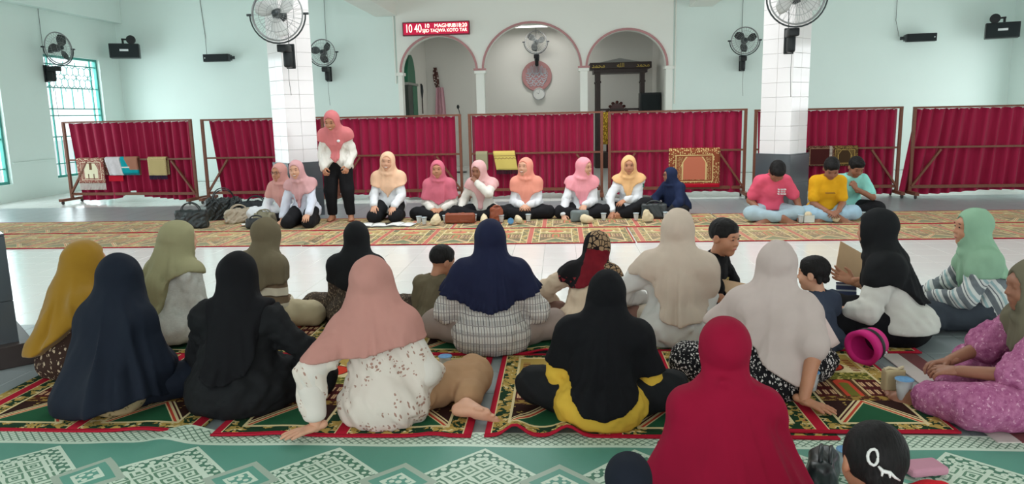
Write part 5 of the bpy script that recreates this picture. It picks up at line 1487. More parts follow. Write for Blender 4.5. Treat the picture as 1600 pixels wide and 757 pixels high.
# ---------------------------------------------------------------- three young men
m_jeans = cloth('pale_blue_jeans', srgb(164, 196, 216), 0.85, 0.1); m_jeans2 = cloth('light_grey_jeans', srgb(168, 190, 200), 0.85, 0.1)
def tee(p, m, hem=0.13, **k): p.top(m, g=0.018, sleeve=0.72, hem=hem, name='t_shirt', neckz=0.497, sleeve_g=0.014, amp=0.0028, **k)
p = Fig('young man in pink t-shirt with bowed head sitting before the column', 2.74, 9.9, 180, 1.10, SKD, 'young men seated on the carpet', (14, 0, 0), (0, 62, 0), 0.11, 1.03, 0.95).crosslegs(0.27, 0.22, 0.11)
p.arm('l', (-0.29, 0.27, 0.1), (-0.5, -0.6, -0.3)).arm('r', (0.16, 0.2, 0.14), (0.4, -0.6, -0.5))
p.hand('l', 0.25, (-0.1, 0.55, -0.8), (-0.2, 0.8, 0.5), 0.006); p.hand('r', 0.4, (-0.6, 0.6, -0.3), (0.1, 0.5, 0.9), 0.006)
p.foot('r', (-0.9, 0.35, -0.1), (0, 0.3, 1)).foot('l', (0.9, 0.4, -0.1), (0, 0.3, 1)); p.body(0.0085).hair('full', 0.009)
tee(p, cloth('pink_tee', srgb(226, 92, 118))); p.bottoms(m_jeans2, g=0.016, upto=1.8)
w = p.arms['l'][2]; el = p.arms['l'][1]; bm = bmesh.new(); dd = (np.array(w)-el); dd /= np.linalg.norm(dd)
tube(bm, [np.array(w)-dd*0.035, np.array(w)-dd*0.005], 0.037, 14); ellipsoid(bm, np.array(w)-dd*0.02+np.array((0, 0.035, 0.012)), (0.02, 0.01, 0.02)); bm_obj('wristwatch', bm, m_black, p.root, smooth=True)
for k, (s, z) in enumerate((('\u2588 ABOUT', 0.37), ('\u2588 NO', 0.345), ('\u2588 OUT SIDE', 0.32)) if False else ()): pass
bm = bmesh.new(); F = p.fwd
pr = [(-0.075, 0.31), (-0.075, 0.285), (-0.075, 0.26)]
o = p.up((0, 0, 0))
for k, (x, z) in enumerate(pr):
    c = p.up((x, 0.135+0.006*k, z)); M_ = Matrix(p.Ru.tolist()).to_4x4()
    for j, (dx, w_) in enumerate(((0.035, 0.018), (0.0, 0.028), (-0.034, 0.026)) if k != 1 else ((0.035, 0.018), (0.0, 0.02), (-0.03, 0.02))):
        box(bm, c+p.Ru@np.array((dx, 0, 0)), (w_, 0.03, 0.010), M=M_)
po = bm_obj('chest_print', bm, plain('white_print', srgb(236, 226, 228), 0.7), p.parts['t_shirt'])
p = Fig('young man in mustard yellow t-shirt looking down at his hands', 3.44, 9.9, 178, 1.07, SKD, 'young men seated on the carpet', (14, 0, 0), (-6, 40, 0), 0.11, 1.03, 0.95).crosslegs(0.27, 0.22, 0.11)
lap(p, 0.06, 0.33, 0.14); p.foot('r', (-0.9, 0.35, -0.1), (0, 0.3, 1)).foot('l', (0.9, 0.4, -0.1), (0, 0.3, 1)); p.body(0.0085).face(0, closed=True).hair('full', 0.009)
tee(p, cloth('mustard_tee', srgb(228, 170, 36))); p.bottoms(m_jeans, g=0.016, upto=1.8)
bm = bmesh.new(); c = p.up((0, 0.142, 0.27)); box(bm, c, (0.11, 0.03, 0.006), M=Matrix(p.Ru.tolist()).to_4x4()); bm_obj('chest_print', bm, plain('brown_print', srgb(150, 108, 40), 0.7), p.parts['t_shirt'])
p = Fig('young man in mint t-shirt and black trousers with fist at his mouth', 3.87, 10.25, 172, 1.04, SKD, 'young men seated on the carpet', (16, 0, 0), (16, 34, 0), 0.11, 1.03, 0.95).crosslegs(0.3, 0.24, 0.12)
p.arm('l', (-0.03, 0.27, 0.37), (-0.9, -0.1, -0.5)).arm('r', (0.2, 0.3, 0.12), (0.9, -0.4, 0))
p.hand('l', 1.35, (0.5, 0.0, 0.85), (-0.3, 0.9, 0.1), 0.006); p.hand('r', 0.5, (-0.5, 0.8, -0.2), (0, 0.3, 1), 0.006)
p.body(0.0085).face(0, closed=True).hair('full', 0.009); tee(p, cloth('mint_tee', srgb(150, 222, 212))); p.bottoms(m_bpants, g=0.024)
# ---------------------------------------------------------------- patterned cloths
def pat(name, fn, rough=0.88):
    M = Mat(name, rough, 0.12); x, y, z = M.xyz()
    M.base(fn(M, x, y, z)); M.bump(M.noise(scale=420, detail=1), 0.0006, 0.4); return M.m
def plaid(M, x, y, z):
    c = M.mix(srgb(208, 204, 198), srgb(184, 180, 176), (z*16).frac().inside(0.3, 0.7))
    c = M.mix(c, srgb(80, 72, 78), (x*30+y*6).frac().lt(0.12)); c = M.mix(c, srgb(150, 138, 132), (x*30+y*6).frac().inside(0.5, 0.62))
    return M.mix(c, srgb(150, 142, 142), (z*20).frac().lt(0.1))
m_plaid = pat('windowpane_check', plaid)
def floral(M, x, y, z):
    v = M.vec(x, y*0.5, z)
    a = M.voro(v, 11, 1.0); leaf = M.voro(M.vec(x*1.0+z*0.35, y, z*0.45), 46, 1.0)
    n = M.noise(v, 3.3, 2)
    pet = M.voro(v, 60, 0.8)
    m = (a.lt(0.34)*pet.lt(0.40) + leaf.lt(0.24)*a.gt(0.4)*M.noise(v, 6, 1).gt(0.46)).clamp()
    return M.mix(srgb(214, 203, 192), M.mix(srgb(176, 132, 118), srgb(150, 126, 112), M.noise(v, 12, 1)), m)
m_floral = pat('sprig_floral_print', floral)
def batik(bgc, fgc, sc, th, st=0.6):
    def fn(M, x, y, z):
        v = M.vec(x+0.2*z, y, z*st)
        a = M.voro(v, sc, 1.0, 'DISTANCE_TO_EDGE'); b = M.voro(v, sc*1.7, 1.0)
        return M.mix(bgc, fgc, (a.gt(th)*b.lt(0.42)).clamp())
    return fn
m_batik = pat('black_white_batik', batik(srgb(26, 25, 28), srgb(206, 200, 196), 46, 0.07))
m_brownfleck = pat('brown_flecked_print', batik(srgb(60, 44, 38), srgb(190, 172, 146), 34, 0.12))
m_leafy = pat('brown_leaf_print', batik(srgb(70, 60, 52), srgb(132, 116, 98), 40, 0.09))
m_tex = pat('grey_textured_blouse', lambda M, x, y, z: M.mix(srgb(172, 172, 166), srgb(206, 206, 200), M.noise(M.vec(x*3, y*3, z*8), 22, 3)))
m_stripe = pat('cream_brown_stripes', lambda M, x, y, z: M.mix(M.mix(srgb(208, 200, 180), srgb(116, 98, 78), (z*9+x*0.6).frac().lt(0.42)), srgb(86, 74, 62), (z*9+x*0.6).frac().inside(0.42, 0.5)))
def stripe2(M, x, y, z):
    t = ((y*0.75+x*0.3-z*0.55)*11).frac()
    c = M.mix(srgb(206, 208, 204), srgb(112, 118, 122), t.lt(0.36)); c = M.mix(c, srgb(152, 176, 178), t.inside(0.55, 0.7)); return M.mix(c, srgb(96, 98, 104), t.inside(0.82, 0.88))
m_stripe2 = pat('grey_white_stripes', stripe2)
m_purple = pat('mottled_purple_pink', lambda M, x, y, z: M.mix(M.mix(srgb(184, 116, 152), srgb(150, 78, 120), M.noise(scale=34, detail=4, rough=0.7).remap(0.35, 0.65)), srgb(204, 150, 176), M.noise(scale=60, detail=3).gt(0.63)))
def redpat(M, x, y, z):
    v = M.vec(x, y, z); a = M.voro(v, 26, 1.0, 'DISTANCE_TO_EDGE')
    kh = M.mix(srgb(30, 24, 24), srgb(150, 124, 96), a.gt(0.09))
    rd = M.mix(srgb(84, 16, 26), srgb(126, 30, 40), M.noise(scale=14)); nz = M.noise(scale=9)*0.06-0.03; x = x+nz; z = z+nz
    bk = M.mix(srgb(26, 24, 26), srgb(120, 40, 46), (a.gt(0.16)*z.lt(0.44)))
    c = M.mix(kh, rd, (z+x*0.22-y*0.1).lt(0.62))
    c = M.mix(c, kh, ((x-0.09)-(0.66-z)*0.28).gt(0.0)*z.lt(0.64))
    return M.mix(c, bk, (x+0.035+(0.62-z)*0.12).lt(0))
m_redpat = pat('red_black_patterned_scarf', redpat)

B = 'audience seated on the carpets'
m_navyblack = cloth('blue_black_cloth', srgb(26, 32, 44), 0.8); m_blk = cloth('black_cloth', srgb(20, 20, 23), 0.85); m_blk2 = cloth('soft_black_cloth', srgb(28, 29, 31), 0.85)
def sits(label, x, y, rot, sc=0.97, sk=SK, lean=(6, 0, 0), head=(0, 4, 0), **k):
    return Fig(label, x, y, rot, sc, sk, B, lean, head, **k)
NH = dict(h=0.0105)

# mustard scarf by the column
p = sits('woman in a long mustard scarf and brown flecked dress beside the column', -2.87, 4.0, -28, 0.97, SK, (10, 4, 0), (-22, 4, 0), width=0.84).crosslegs(0.27)
lap(p).body(h_core=0.025); p.top(m_brownfleck, hem=0.015, legs=0.55, hips=1.2)
p.hijab(cloth('mustard_scarf', srgb(150, 112, 32), sheen=0.2), [(0, 0.3), (60, 0.40), (110, 0.42), (150, 0.30), (185, 0.17), (225, 0.14), (270, 0.2), (320, 0.28)], upper=0.8, tent_r=(0.1, 0.16), tent_z=0.12, fold=0.018, extra=[sd_cap(p.H((-0.01, -0.03, 0.0)), p.up((-0.09, -0.10, 0.04)), 0.095, 0.10)], k=0.06, **NH)
# black cloak to the floor
p = sits('woman in a blue-black cloak reaching the floor with a beige hem showing', -2.28, 3.52, -6, 0.97, SK, (4, 0, 0), (0, 4, 0), width=0.74).crosslegs(0.3, 0.2)
lap(p).body(h_core=0.025); p.top(pat('beige_leaf_print', batik(srgb(176, 158, 122), srgb(120, 110, 74), 26, 0.12)), g=0.02, hem=0.012, hips=1.25, legs=0.0, name='dress', seatback=0.06)
p.bottoms(m_navyblack, g=0.03, skirt=0.1)
p.hijab(m_navyblack, [(0, 0.12), (60, 0.05), (100, 0.07), (125, 0.11), (150, 0.085), (175, 0.05), (200, 0.015), (230, 0.012), (300, 0.02)], upper=1.3, tent_r=(0.105, 0.29), tent_end=(-0.03, 0.0, 0.06), g=0.03, fold=0.018, nf=7, flat=0.85, name='cloak', extra=[sd_ell((-0.03, -0.03, 0.06), (0.27, 0.23, 0.14))], k=0.06, cowl=0, **NH)
# sage scarf with hanging tail
p = sits('woman in a sage green wrapped scarf with a tail down her back and textured blouse', -2.57, 4.62, -22, 1.0, SKL, (5, 0, 0), (-24, 2, 4)).crosslegs(0.3)
lap(p).body(h_core=0.025); p.top(m_tex, hem=0.03, hips=1.15, g=0.02, amp=0.006)
ms = cloth('sage_scarf', srgb(152, 148, 114))
tail = [sd_cap(p.H((-0.02, -0.1, -0.02)), p.up((-0.02, -0.145, 0.28)), 0.05, 0.075, p.fwd, 0.5), sd_cap(p.up((-0.02, -0.145, 0.28)), p.up((-0.03, -0.155, 0.12)), 0.075, 0.02, p.fwd, 0.5), sd_cap(p.H((-0.07, -0.05, -0.08)), p.up((-0.16, -0.09, 0.30)), 0.03, 0.04), sd_cap(p.up((-0.16, -0.09, 0.30)), p.up((-0.17, -0.09, 0.22)), 0.04, 0.025)]
p.hijab(ms, [(0, 0.35), (60, 0.45), (110, 0.50), (150, 0.44), (172, 0.22), (200, 0.2), (218, 0.40), (235, 0.30), (255, 0.44), (300, 0.45)], upper=0.1, extra=tail, fold=0.018, tent_r=(0.085, 0.12), tent_z=0.32, **NH)
# black scarf and tunic
p = sits('broad woman in a black scarf and black tunic seated between sage and pink scarves', -1.65, 3.54, -4, 0.975, SK, (3, 0, 0), (2, 2, 0), width=1.17).crosslegs(0.30, 0.2)
p.arm('r', (0.3, 0.24, 0.16), (0.8, -0.5, -0.2)).arm('l', (-0.12, 0.26, 0.18), (-0.9, -0.5, 0)); p.body(h_core=0.025)
p.top(m_blk2, g=0.026, hem=0.012, hips=1.32, legs=0.9, seatback=0.05, k=0.06, amp=0.006, belly=0.02, name='tunic'); p.bottoms(m_blk, g=0.03, skirt=0.09)
p.hijab(m_blk, [(0, 0.34), (60, 0.44), (90, 0.50), (112, 0.49), (130, 0.36), (150, 0.24), (170, 0.20), (195, 0.20), (212, 0.24), (230, 0.36), (248, 0.49), (270, 0.50), (320, 0.42)], upper=0.0, extra=[sd_cap(p.H((0.0, -0.05, 0.0)), p.up((0.04, -0.13, 0.16)), 0.09, 0.115, p.fwd, 0.62)], tent_r=(0.09, 0.13), tent_z=0.3, slope=0, post=lambda f: isect(f, lambda P: (np.abs(P[:, 0]-0.025)-0.15-0.35*np.clip(P[:, 2]-0.5, 0, 1)).astype(f32), 0.03), fold=0.017, cowl=0, **NH)
# olive brown
p = sits('woman in an olive brown scarf and cream and brown striped sweater', -2.13, 4.95, -24, 0.955, SKL, (8, 0, 0), (-10, 8, 0)).crosslegs(0.33)
lap(p, 0.05, 0.24, 0.16).body(h_core=0.025); p.top(m_stripe, hem=0.06, g=0.022); p.bottoms(cloth('cream_trousers', srgb(186, 172, 142)), g=0.026)
p.hijab(cloth('olive_brown_scarf', srgb(108, 98, 78)), [(0, 0.32), (60, 0.38), (95, 0.36), (130, 0.34), (170, 0.24), (200, 0.22), (230, 0.33), (270, 0.4), (320, 0.36)], upper=0.75, fold=0.019, tent_z=0.18, tent_r=(0.09, 0.165), **NH)
# black short scarf, leafy dress
p = sits('woman in a short black scarf and brown leaf print dress behind the pink scarf', -1.44, 4.98, -5, 0.905, SK, (5, 0, 0), (0, 4, 0)).crosslegs(0.3)
lap(p).body(h_core=0.025); p.top(m_leafy, hem=0.015, g=0.02, legs=0.7)
p.hijab(m_blk2, [(0, 0.36), (60, 0.38), (110, 0.36), (140, 0.34), (180, 0.30), (220, 0.33), (270, 0.37)], upper=0.4, fold=0.01, tent_z=0.24, **NH)
# pink cape scarf, leaning on her left hand
p = sits('woman in a wide pink scarf and floral blouse leaning on one hand, bare sole showing', -0.86, 3.36, 4, 0.985, SKL, (2, -5, 0), (-6, 0, -2), width=0.86)
p.leg('r', (0.42, 0.36, 0.10), (0.40, -0.015, 0.075)); p.leg('l', (-0.12, 0.42, 0.1), (0.2, 0.34, 0.06))
p.arm('l', (-0.29, -0.20, 0.065), (-0.7, -0.6, 0), 0.275, 0.25); p.arm('r', (0.25, 0.22, 0.16), (0.35, -0.4, -0.7))
p.hand('l', 0.06, (-0.72, -0.50, -0.08), (0, 0, 1), 0.0042); p.hand('r', 0.5, (-0.4, 0.8, -0.3), (0, 0.3, 1), 0.006)
p.foot('r', (0.97, -0.18, -0.03), (0.1, 0.9, 0.42), 0.0045); p.body(h_core=0.025)
p.bottoms(cloth('tan_trousers', srgb(166, 130, 98)), g=0.03, upto=1.72)
p.top(m_floral, g=0.022, hem=0.012, hips=1.6, sleeve=1.62, seatback=0.03, amp=0.006, wl=0.11, belly=0.015)
el, w = p.arms['l'][1], p.arms['l'][2]; c = el+(w-el)*0.6
p.put('cuff', isect(grow(sd_cap(el+(w-el)*0.30, el+(w-el)*0.74, 0.062, 0.056), 0.0), lambda P: 0.095-P[:, 2], 0.004), 0.008, cloth('white_cuff', srgb(216, 208, 199), 0.75), under='blouse')
el, w = p.arms['r'][1], p.arms['r'][2]
p.put('sleeve', U(0.03, sd_cap(p.arms['r'][0], el, 0.07, 0.066), sd_cap(el, el+(w-el)*0.4, 0.066, 0.06)), 0.011, MATS['white_cuff'], under='blouse')
el, w = p.arms['l'][1], p.arms['l'][2]
p.put('sleeve', U(0.03, sd_cap(p.arms['l'][0], el, 0.07, 0.06), sd_cap(el, el+(w-el)*0.4, 0.06, 0.055)), 0.011, MATS['white_cuff'], under='blouse')
p.hijab(cloth('dusty_pink_crepe', srgb(186, 134, 124), 0.9), [(0, 0.3), (50, 0.40), (85, 0.42), (120, 0.415), (150, 0.40), (185, 0.375), (220, 0.36), (245, 0.37), (275, 0.38), (310, 0.34)], upper=0.85, tent_r=(0.108, 0.225), tent_end=p.up((-0.01, -0.01, 0.22)), flat=0.72, fold=0.011, nf=8, g=0.035, cowl=0, h=0.009)
# small boy in olive t-shirt
p = sits('small boy with short dark hair in an olive t-shirt beside the navy frilled scarf', -0.87, 4.86, -20, 0.69, SK, (6, 0, 0), (-28, 16, 6), hk=1.3, width=1.02).crosslegs(0.3)
lap(p).body(0.0085, h_core=0.03).hair('crop', 0.008); p.top(cloth('olive_tee', srgb(110, 100, 80)), g=0.022, sleeve=0.8, hem=0.03, name='t_shirt', neckz=0.5, sleeve_g=0.02); p.bottoms(m_blk, g=0.024)
# navy frilled scarf
p = sits('woman in a navy scarf with a frilled hem and checked blouse', -0.44, 4.46, 0, 1.0, SK, (5, 0, 0), (4, 4, 0), width=1.0).crosslegs(0.38, 0.16, 0.125)
p.arm('r', (0.2, 0.25, 0.2), (0.6, -0.5, -0.6)).arm('l', (-0.2, 0.25, 0.2), (-0.6, -0.5, -0.6)); p.body(h_core=0.025)
p.top(m_plaid, g=0.026, hem=0.012, hips=1.5, sleeve=1.5, belly=0.01, seatback=0.03, sleeve_g=0.022, amp=0.005); p.bottoms(cloth('greige_trousers', srgb(150, 134, 126)), g=0.026)
mn = cloth('navy_frill_scarf', srgb(30, 34, 60), 0.8)
nc = p.neck
def frill(f):
    def g(P):
        x, y = P[:, 0]-nc[0], P[:, 1]-nc[1]; th = np.arctan2(x, y)
        hz = np.interp(np.abs(np.degrees(th)), [0, 60, 90, 105, 118, 130, 150, 180], [0.30, 0.38, 0.40, 0.385, 0.355, 0.315, 0.285, 0.27]); e = np.clip((hz+0.075-P[:, 2])/0.06, 0, 1)
        return f(P)-(0.0085*np.sin(th*44)*e+0.007*e).astype(f32)
    g.bb = f.bb; return g
p.hijab(mn, [(0, 0.30), (60, 0.38), (90, 0.40), (105, 0.385), (118, 0.355), (130, 0.315), (150, 0.285), (180, 0.27), (210, 0.285), (230, 0.315), (242, 0.355), (255, 0.385), (270, 0.40), (300, 0.38)], upper=0.55, fold=0.012, nf=10, tent_r=(0.088, 0.165), tent_z=0.27, cowl=0, post=frill, h=0.0075, g=0.032)
# red and black patterned scarf
p = sits('woman in a red and black patterned scarf and beige sweater leaning forward', 0.15, 4.72, -20, 0.885, SK, (24, 0, 0), (-16, 16, 0)).crosslegs(0.36, 0.14, 0.13)
p.arm('l', (-0.29, 0.20, 0.15), (-0.8, -0.5, -0.1)).arm('r', (0.1, 0.36, 0.18), (0.9, -0.4, 0)); p.hand('l', 0.4, None, (-0.5, 0.4, 0.8)); p.body(h_core=0.025)
p.top(cloth('beige_sweater', srgb(206, 184, 160)), g=0.022, hem=0.07, hips=1.15, amp=0.005); p.bottoms(cloth('mauve_brown_trousers', srgb(122, 90, 80)), g=0.028)
p.hijab(m_redpat, [(0, 0.3), (50, 0.34), (80, 0.36), (110, 0.45), (150, 0.44), (180, 0.38), (215, 0.36), (250, 0.44), (290, 0.42)], upper=0.2, fold=0.012, tent_z=0.3, tent_r=(0.092, 0.14), **NH)
# yellow blouse, black pointed scarf
p = sits('woman in a yellow blouse with a black scarf pointed down her back', 0.18, 3.38, -5, 0.885, SK, (3, 3, 0), (-4, 4, 2), width=1.08).crosslegs(0.37, 0.12, 0.15)
p.arm('r', (0.16, 0.27, 0.2), (0.5, -0.5, -0.6)).arm('l', (-0.16, 0.27, 0.2), (-0.5, -0.5, -0.6)); p.body(h_core=0.025)
p.top(cloth('yellow_blouse', srgb(212, 172, 64)), g=0.026, hem=0.012, hips=1.34, amp=0.005, seatback=0.045); p.bottoms(m_blk2, g=0.034, h=0.012)
p.hijab(m_blk, [(0, 0.3), (60, 0.34), (95, 0.27), (110, 0.255), (122, 0.235), (140, 0.18), (160, 0.12), (180, 0.095), (198, 0.12), (215, 0.19), (230, 0.25), (245, 0.275), (265, 0.32), (300, 0.34)], upper=1.3, tent_r=(0.098, 0.185), tent_z=0.14, fold=0.012, cowl=0, g=0.034, **NH)
# cream scarf
p = sits('woman in a long cream scarf and white blouse sitting upright', 0.72, 4.6, -8, 1.04, SKL, (1, 0, 0), (-8, 0, 0), width=0.98).crosslegs(0.3)
p.arm('l', (-0.21, 0.22, 0.2), (-0.9, -0.6, 0.1)).arm('r', (0.10, 0.26, 0.2), (0.25, -0.4, -0.7)); p.hand('l', 0.4, None, (-0.5, 0.4, 0.8)); p.body(h_core=0.025)
p.top(cloth('grey_white_blouse', srgb(206, 204, 200)), g=0.022, hem=0.012, hips=1.2, amp=0.007); p.bottoms(cloth('oat_trousers', srgb(190, 178, 160)), g=0.02)
p.hijab(cloth('cream_scarf', srgb(200, 182, 166)), [(0, 0.25), (60, 0.30), (100, 0.25), (140, 0.18), (180, 0.16), (205, 0.19), (225, 0.32), (250, 0.43), (300, 0.4)], upper=0.35, tent_r=(0.09, 0.15), tent_z=0.1, fold=0.015, nf=8, cowl=0, **NH)
# boy in black t-shirt
p = sits('boy with cropped hair in a black t-shirt reaching over a sheet of cardboard', 1.0, 5.15, -118, 0.87, SK, (10, 0, 0), (-18, 10, 0), hk=1.2, width=0.95).crosslegs(0.28)
p.arm('l', (-0.08, 0.34, 0.10), (-0.8, -0.5, 0)).arm('r', (0.22, 0.36, 0.14), (0.8, -0.5, 0)); p.hand('l', 0.25, (0.3, 0.8, -0.4), (0, 0.3, 1), 0.005, 0.85); p.hand('r', 0.25, (-0.5, 0.7, -0.4), (0.2, 0.3, 1), 0.005, 0.85)
p.body(0.0055, h_core=0.03).face(0).hair('crop', 0.0065); p.top(m_blk, g=0.02, sleeve=0.78, hem=0.06, name='t_shirt', neckz=0.5, sleeve_g=0.018); p.bottoms(cloth('navy_trousers', srgb(34, 38, 58)), g=0.022)
bm = bmesh.new(); Mu = Matrix(p.Ru.tolist()).to_4x4()
for dx in (-0.045, 0.045):
    for (ox, oz, w_, h_) in ((0, 0.014, 0.08, 0.007), (0, -0.014, 0.08, 0.007), (-0.037, 0, 0.007, 0.034), (0.037, 0, 0.007, 0.034)):
        box(bm, p.up((dx+ox-0.01, 0.121, 0.24+oz)), (w_, 0.012, h_), M=Mu)
bm_obj('chest_print', bm, plain('yellow_white_print', srgb(206, 180, 110), 0.6), p.parts['t_shirt'])
# greige scarf, leaning on right hand
p = sits('woman in a long greige scarf and black batik dress resting one hand on the carpet', 1.04, 3.72, -16, 0.975, SK, (4, 3, 0), (-4, 6, 4)).crosslegs(0.25, 0.22, 0.13).leg('l', (-0.40, 0.04, 0.14), (0.0, 0.26, 0.06))
p.arm('r', (0.185, -0.20, 0.065), (0.8, -0.5, 0), 0.25, 0.225).arm('l', (-0.16, 0.26, 0.2), (-0.9, -0.4, -0.2)); p.hand('r', 0.08, (0.72, -0.42, -0.1), (0, 0, 1), 0.0042); p.body(h_core=0.025)
p.top(m_batik, g=0.022, hem=0.012, hips=1.25, sleeve=0.7, legs=0.0); p.bottoms(m_batik, g=0.034, skirt=0.08, name='skirt')
p.hijab(cloth('greige_scarf', srgb(194, 178, 172)), [(0, 0.2), (40, 0.24), (75, 0.24), (100, 0.16), (125, 0.10), (150, 0.12), (180, 0.20), (205, 0.28), (235, 0.36), (270, 0.36), (315, 0.3)], upper=0.7, tent_r=(0.098, 0.15), tent_z=0.06, fold=0.015, nf=7, cowl=0, extra=[sd_cap(p.up((0.07, -0.06, 0.30)), p.up((0.09, -0.11, 0.0)), 0.085, 0.065), sd_cap(p.H((0.01, -0.07, 0.10)), p.H((0.05, -0.09, 0.02)), 0.022, 0.012)], h=0.0095)
# toddler
p = sits('toddler with dark curls in a slate shirt sitting between two women', 1.56, 4.45, 24, 0.645, SKL, (4, 0, 0), (30, 6, 0), hk=1.4, width=1.0).crosslegs(0.3)
lap(p).body(0.0085, h_core=0.03).hair('toddler', 0.008); p.top(cloth('slate_shirt', srgb(60, 68, 84)), g=0.022, sleeve=0.9, hem=0.03, name='shirt', neckz=0.5, sleeve_g=0.018); p.bottoms(cloth('black_navy_trousers', srgb(28, 29, 40)), g=0.03)
# pale cape and batik skirt of a child lying against the toddler
# maroon scarf
p = sits('woman in a large maroon scarf seated closest to the camera', 0.572, 2.5, -3, 0.885, SK, (4, 0, 0), (0, 6, 0), width=0.94, hk=1.12).leg('r', (0.14, 0.36, 0.10), (0.08, 0.06, 0.06)).leg('l', (-0.14, 0.36, 0.10), (-0.08, 0.06, 0.06))
lap(p).body(h_core=0.03); p.top(pat('black_grey_print', batik(srgb(30, 30, 33), srgb(96, 96, 100), 30, 0.12)), g=0.012, hem=0.012, hips=1.5, legs=1.0)
mm = cloth('maroon_scarf', srgb(146, 16, 50), 0.85)
pinch = [sd_ell(p.H((-0.02, -0.112, -0.095)), (0.02, 0.014, 0.014), p.Rh)]
p.hijab(mm, [(0, 0.28), (60, 0.22), (100, 0.17), (140, 0.16), (180, 0.155), (220, 0.17), (245, 0.20), (260, 0.235), (290, 0.27)], upper=1.1, tent_r=(0.06, 0.31), tent_end=p.up((0.0, -0.02, 0.08)), flat=0.8, fold=0.014, nf=9, g=0.03, cowl=0, extra=pinch, k=0.03, h=0.009, hood=1.0, groove=0.018, groove_z=0.06, chinr=0.06)
# girl in red with hair clip
p = sits('little girl in red with black hair, white clip and low ponytail', 0.86, 1.88, 4, 0.76, SK, (10, 0, 0), (-4, 18, 6), torso=0.86, hk=1.26, width=0.98).crosslegs(0.3)
p.shl = p.neck+np.array((-0.155, -0.09, 0.045)); p.shr = p.neck+np.array((0.15, -0.085, 0.065))
lap(p).body(0.0085, h_core=0.03); mr = cloth('red_shirt', srgb(206, 30, 44))
p.top(mr, g=0.024, sleeve=1.5, hem=0.02, name='shirt', neckz=0.0, sleeve_g=0.02)
R = p.Rh
hf = U(0.02, p.E((0, -0.016, 0.03), (0.086, 0.104, 0.095)), p.E((0, -0.075, -0.03), (0.05, 0.04, 0.05)))
hf = sub(hf, p.E((0, 0.12, -0.03), (0.09, 0.1, 0.085)), 0.01); hf = sub(hf, p.E((0, 0.05, -0.12), (0.12, 0.12, 0.07)), 0.01)
hf = U(0.015, hf, sd_cap(p.H((-0.01, -0.105, -0.05)), p.H((-0.012, -0.135, -0.10)), 0.026, 0.03), sd_cap(p.H((-0.012, -0.135, -0.10)), p.H((-0.015, -0.135, -0.24)), 0.03, 0.018))
p.put('hair', disp(hf, wrinkle(7, 0.0015, 0.03, 5)), 0.006, m_hair)
bm = bmesh.new(); Rm = Matrix(R.tolist()); tube(bm, [p.H((-0.045+0.014*math.cos(t), -0.118+0.008*abs(math.cos(t)), 0.028+0.022*math.sin(t))) for t in [2*PI*q/12 for q in range(12)]], 0.0055, 6, closed=True)
tube(bm, [p.H((-0.034, -0.122, 0.006)), p.H((-0.024, -0.126, -0.006)), p.H((-0.004, -0.126, -0.008)), p.H((0.012, -0.122, -0.02)), p.H((0.028, -0.115, -0.027))], [0.004, 0.008, 0.007, 0.005, 0.003], 6)
tube(bm, [p.H((-0.024, -0.127, -0.006)), p.H((-0.026, -0.127, -0.02))], [0.006, 0.003], 6); tube(bm, [p.H((-0.006, -0.127, -0.008)), p.H((-0.004, -0.127, -0.022))], [0.006, 0.003], 6)
bm_obj('hair_clip', bm, plain('white_clip', srgb(228, 226, 222), 0.3), p.parts['hair'], smooth=True)
# hooded child at the lower edge
p = sits('child in a dark navy hood beside the maroon scarf', 0.19, 2.0, 0, 0.53, SK, (4, 0, 0), (0, 8, 0), hk=1.35).crosslegs(0.26)
lap(p).body(0.0085, h_core=0.03); p.top(m_blk, hem=0.012, g=0.02)
p.hijab(cloth('dark_navy_hood', srgb(30, 34, 44)), [(0, 0.25), (90, 0.28), (180, 0.2), (270, 0.28)], upper=0.6, fold=0.008, cowl=0, hood=1.08, name='hood', **NH)
# black scarf and white top, in profile
p = sits('woman in a black scarf and white knit top gesturing with an open hand', 2.07, 4.62, 66, 1.03, SK, (9, 0, 0), (-18, 4, 0), width=1.05)
p.leg('r', (0.25, 0.36, 0.11), (-0.05, 0.30, 0.06)); p.leg('l', (-0.24, 0.34, 0.11), (0.06, 0.38, 0.06))
p.arm('l', (-0.14, 0.34, 0.185), (-0.7, -0.6, -0.3)).arm('r', (0.235, 0.25, 0.30), (0.8, -0.4, -0.5))
p.hand('l', 0.4, (0.4, 0.85, -0.1), (-0.3, 0.2, 1), 0.005); p.hand('r', 0.3, (0.1, 0.95, 0.35), (0.75, -0.1, -0.7), 0.005); p.body(h_core=0.025)
p.top(cloth('white_knit', srgb(212, 210, 202)), g=0.03, sleeve=1.35, hem=0.10, hips=1.12, amp=0.004, sleeve_g=0.012, seatback=0.04); p.bottoms(m_blk, g=0.03)
p.put('skirt_seat', isect(p.f_seat(0.026), lambda P: P[:, 2]-0.14, 0.02), 0.013, m_blk)
p.hijab(m_blk2, [(0, 0.30), (45, 0.36), (90, 0.38), (130, 0.34), (165, 0.27), (195, 0.25), (225, 0.34), (260, 0.40), (310, 0.34)], upper=0.25, tent_r=(0.095, 0.155), tent_z=0.16, fold=0.012, **NH)
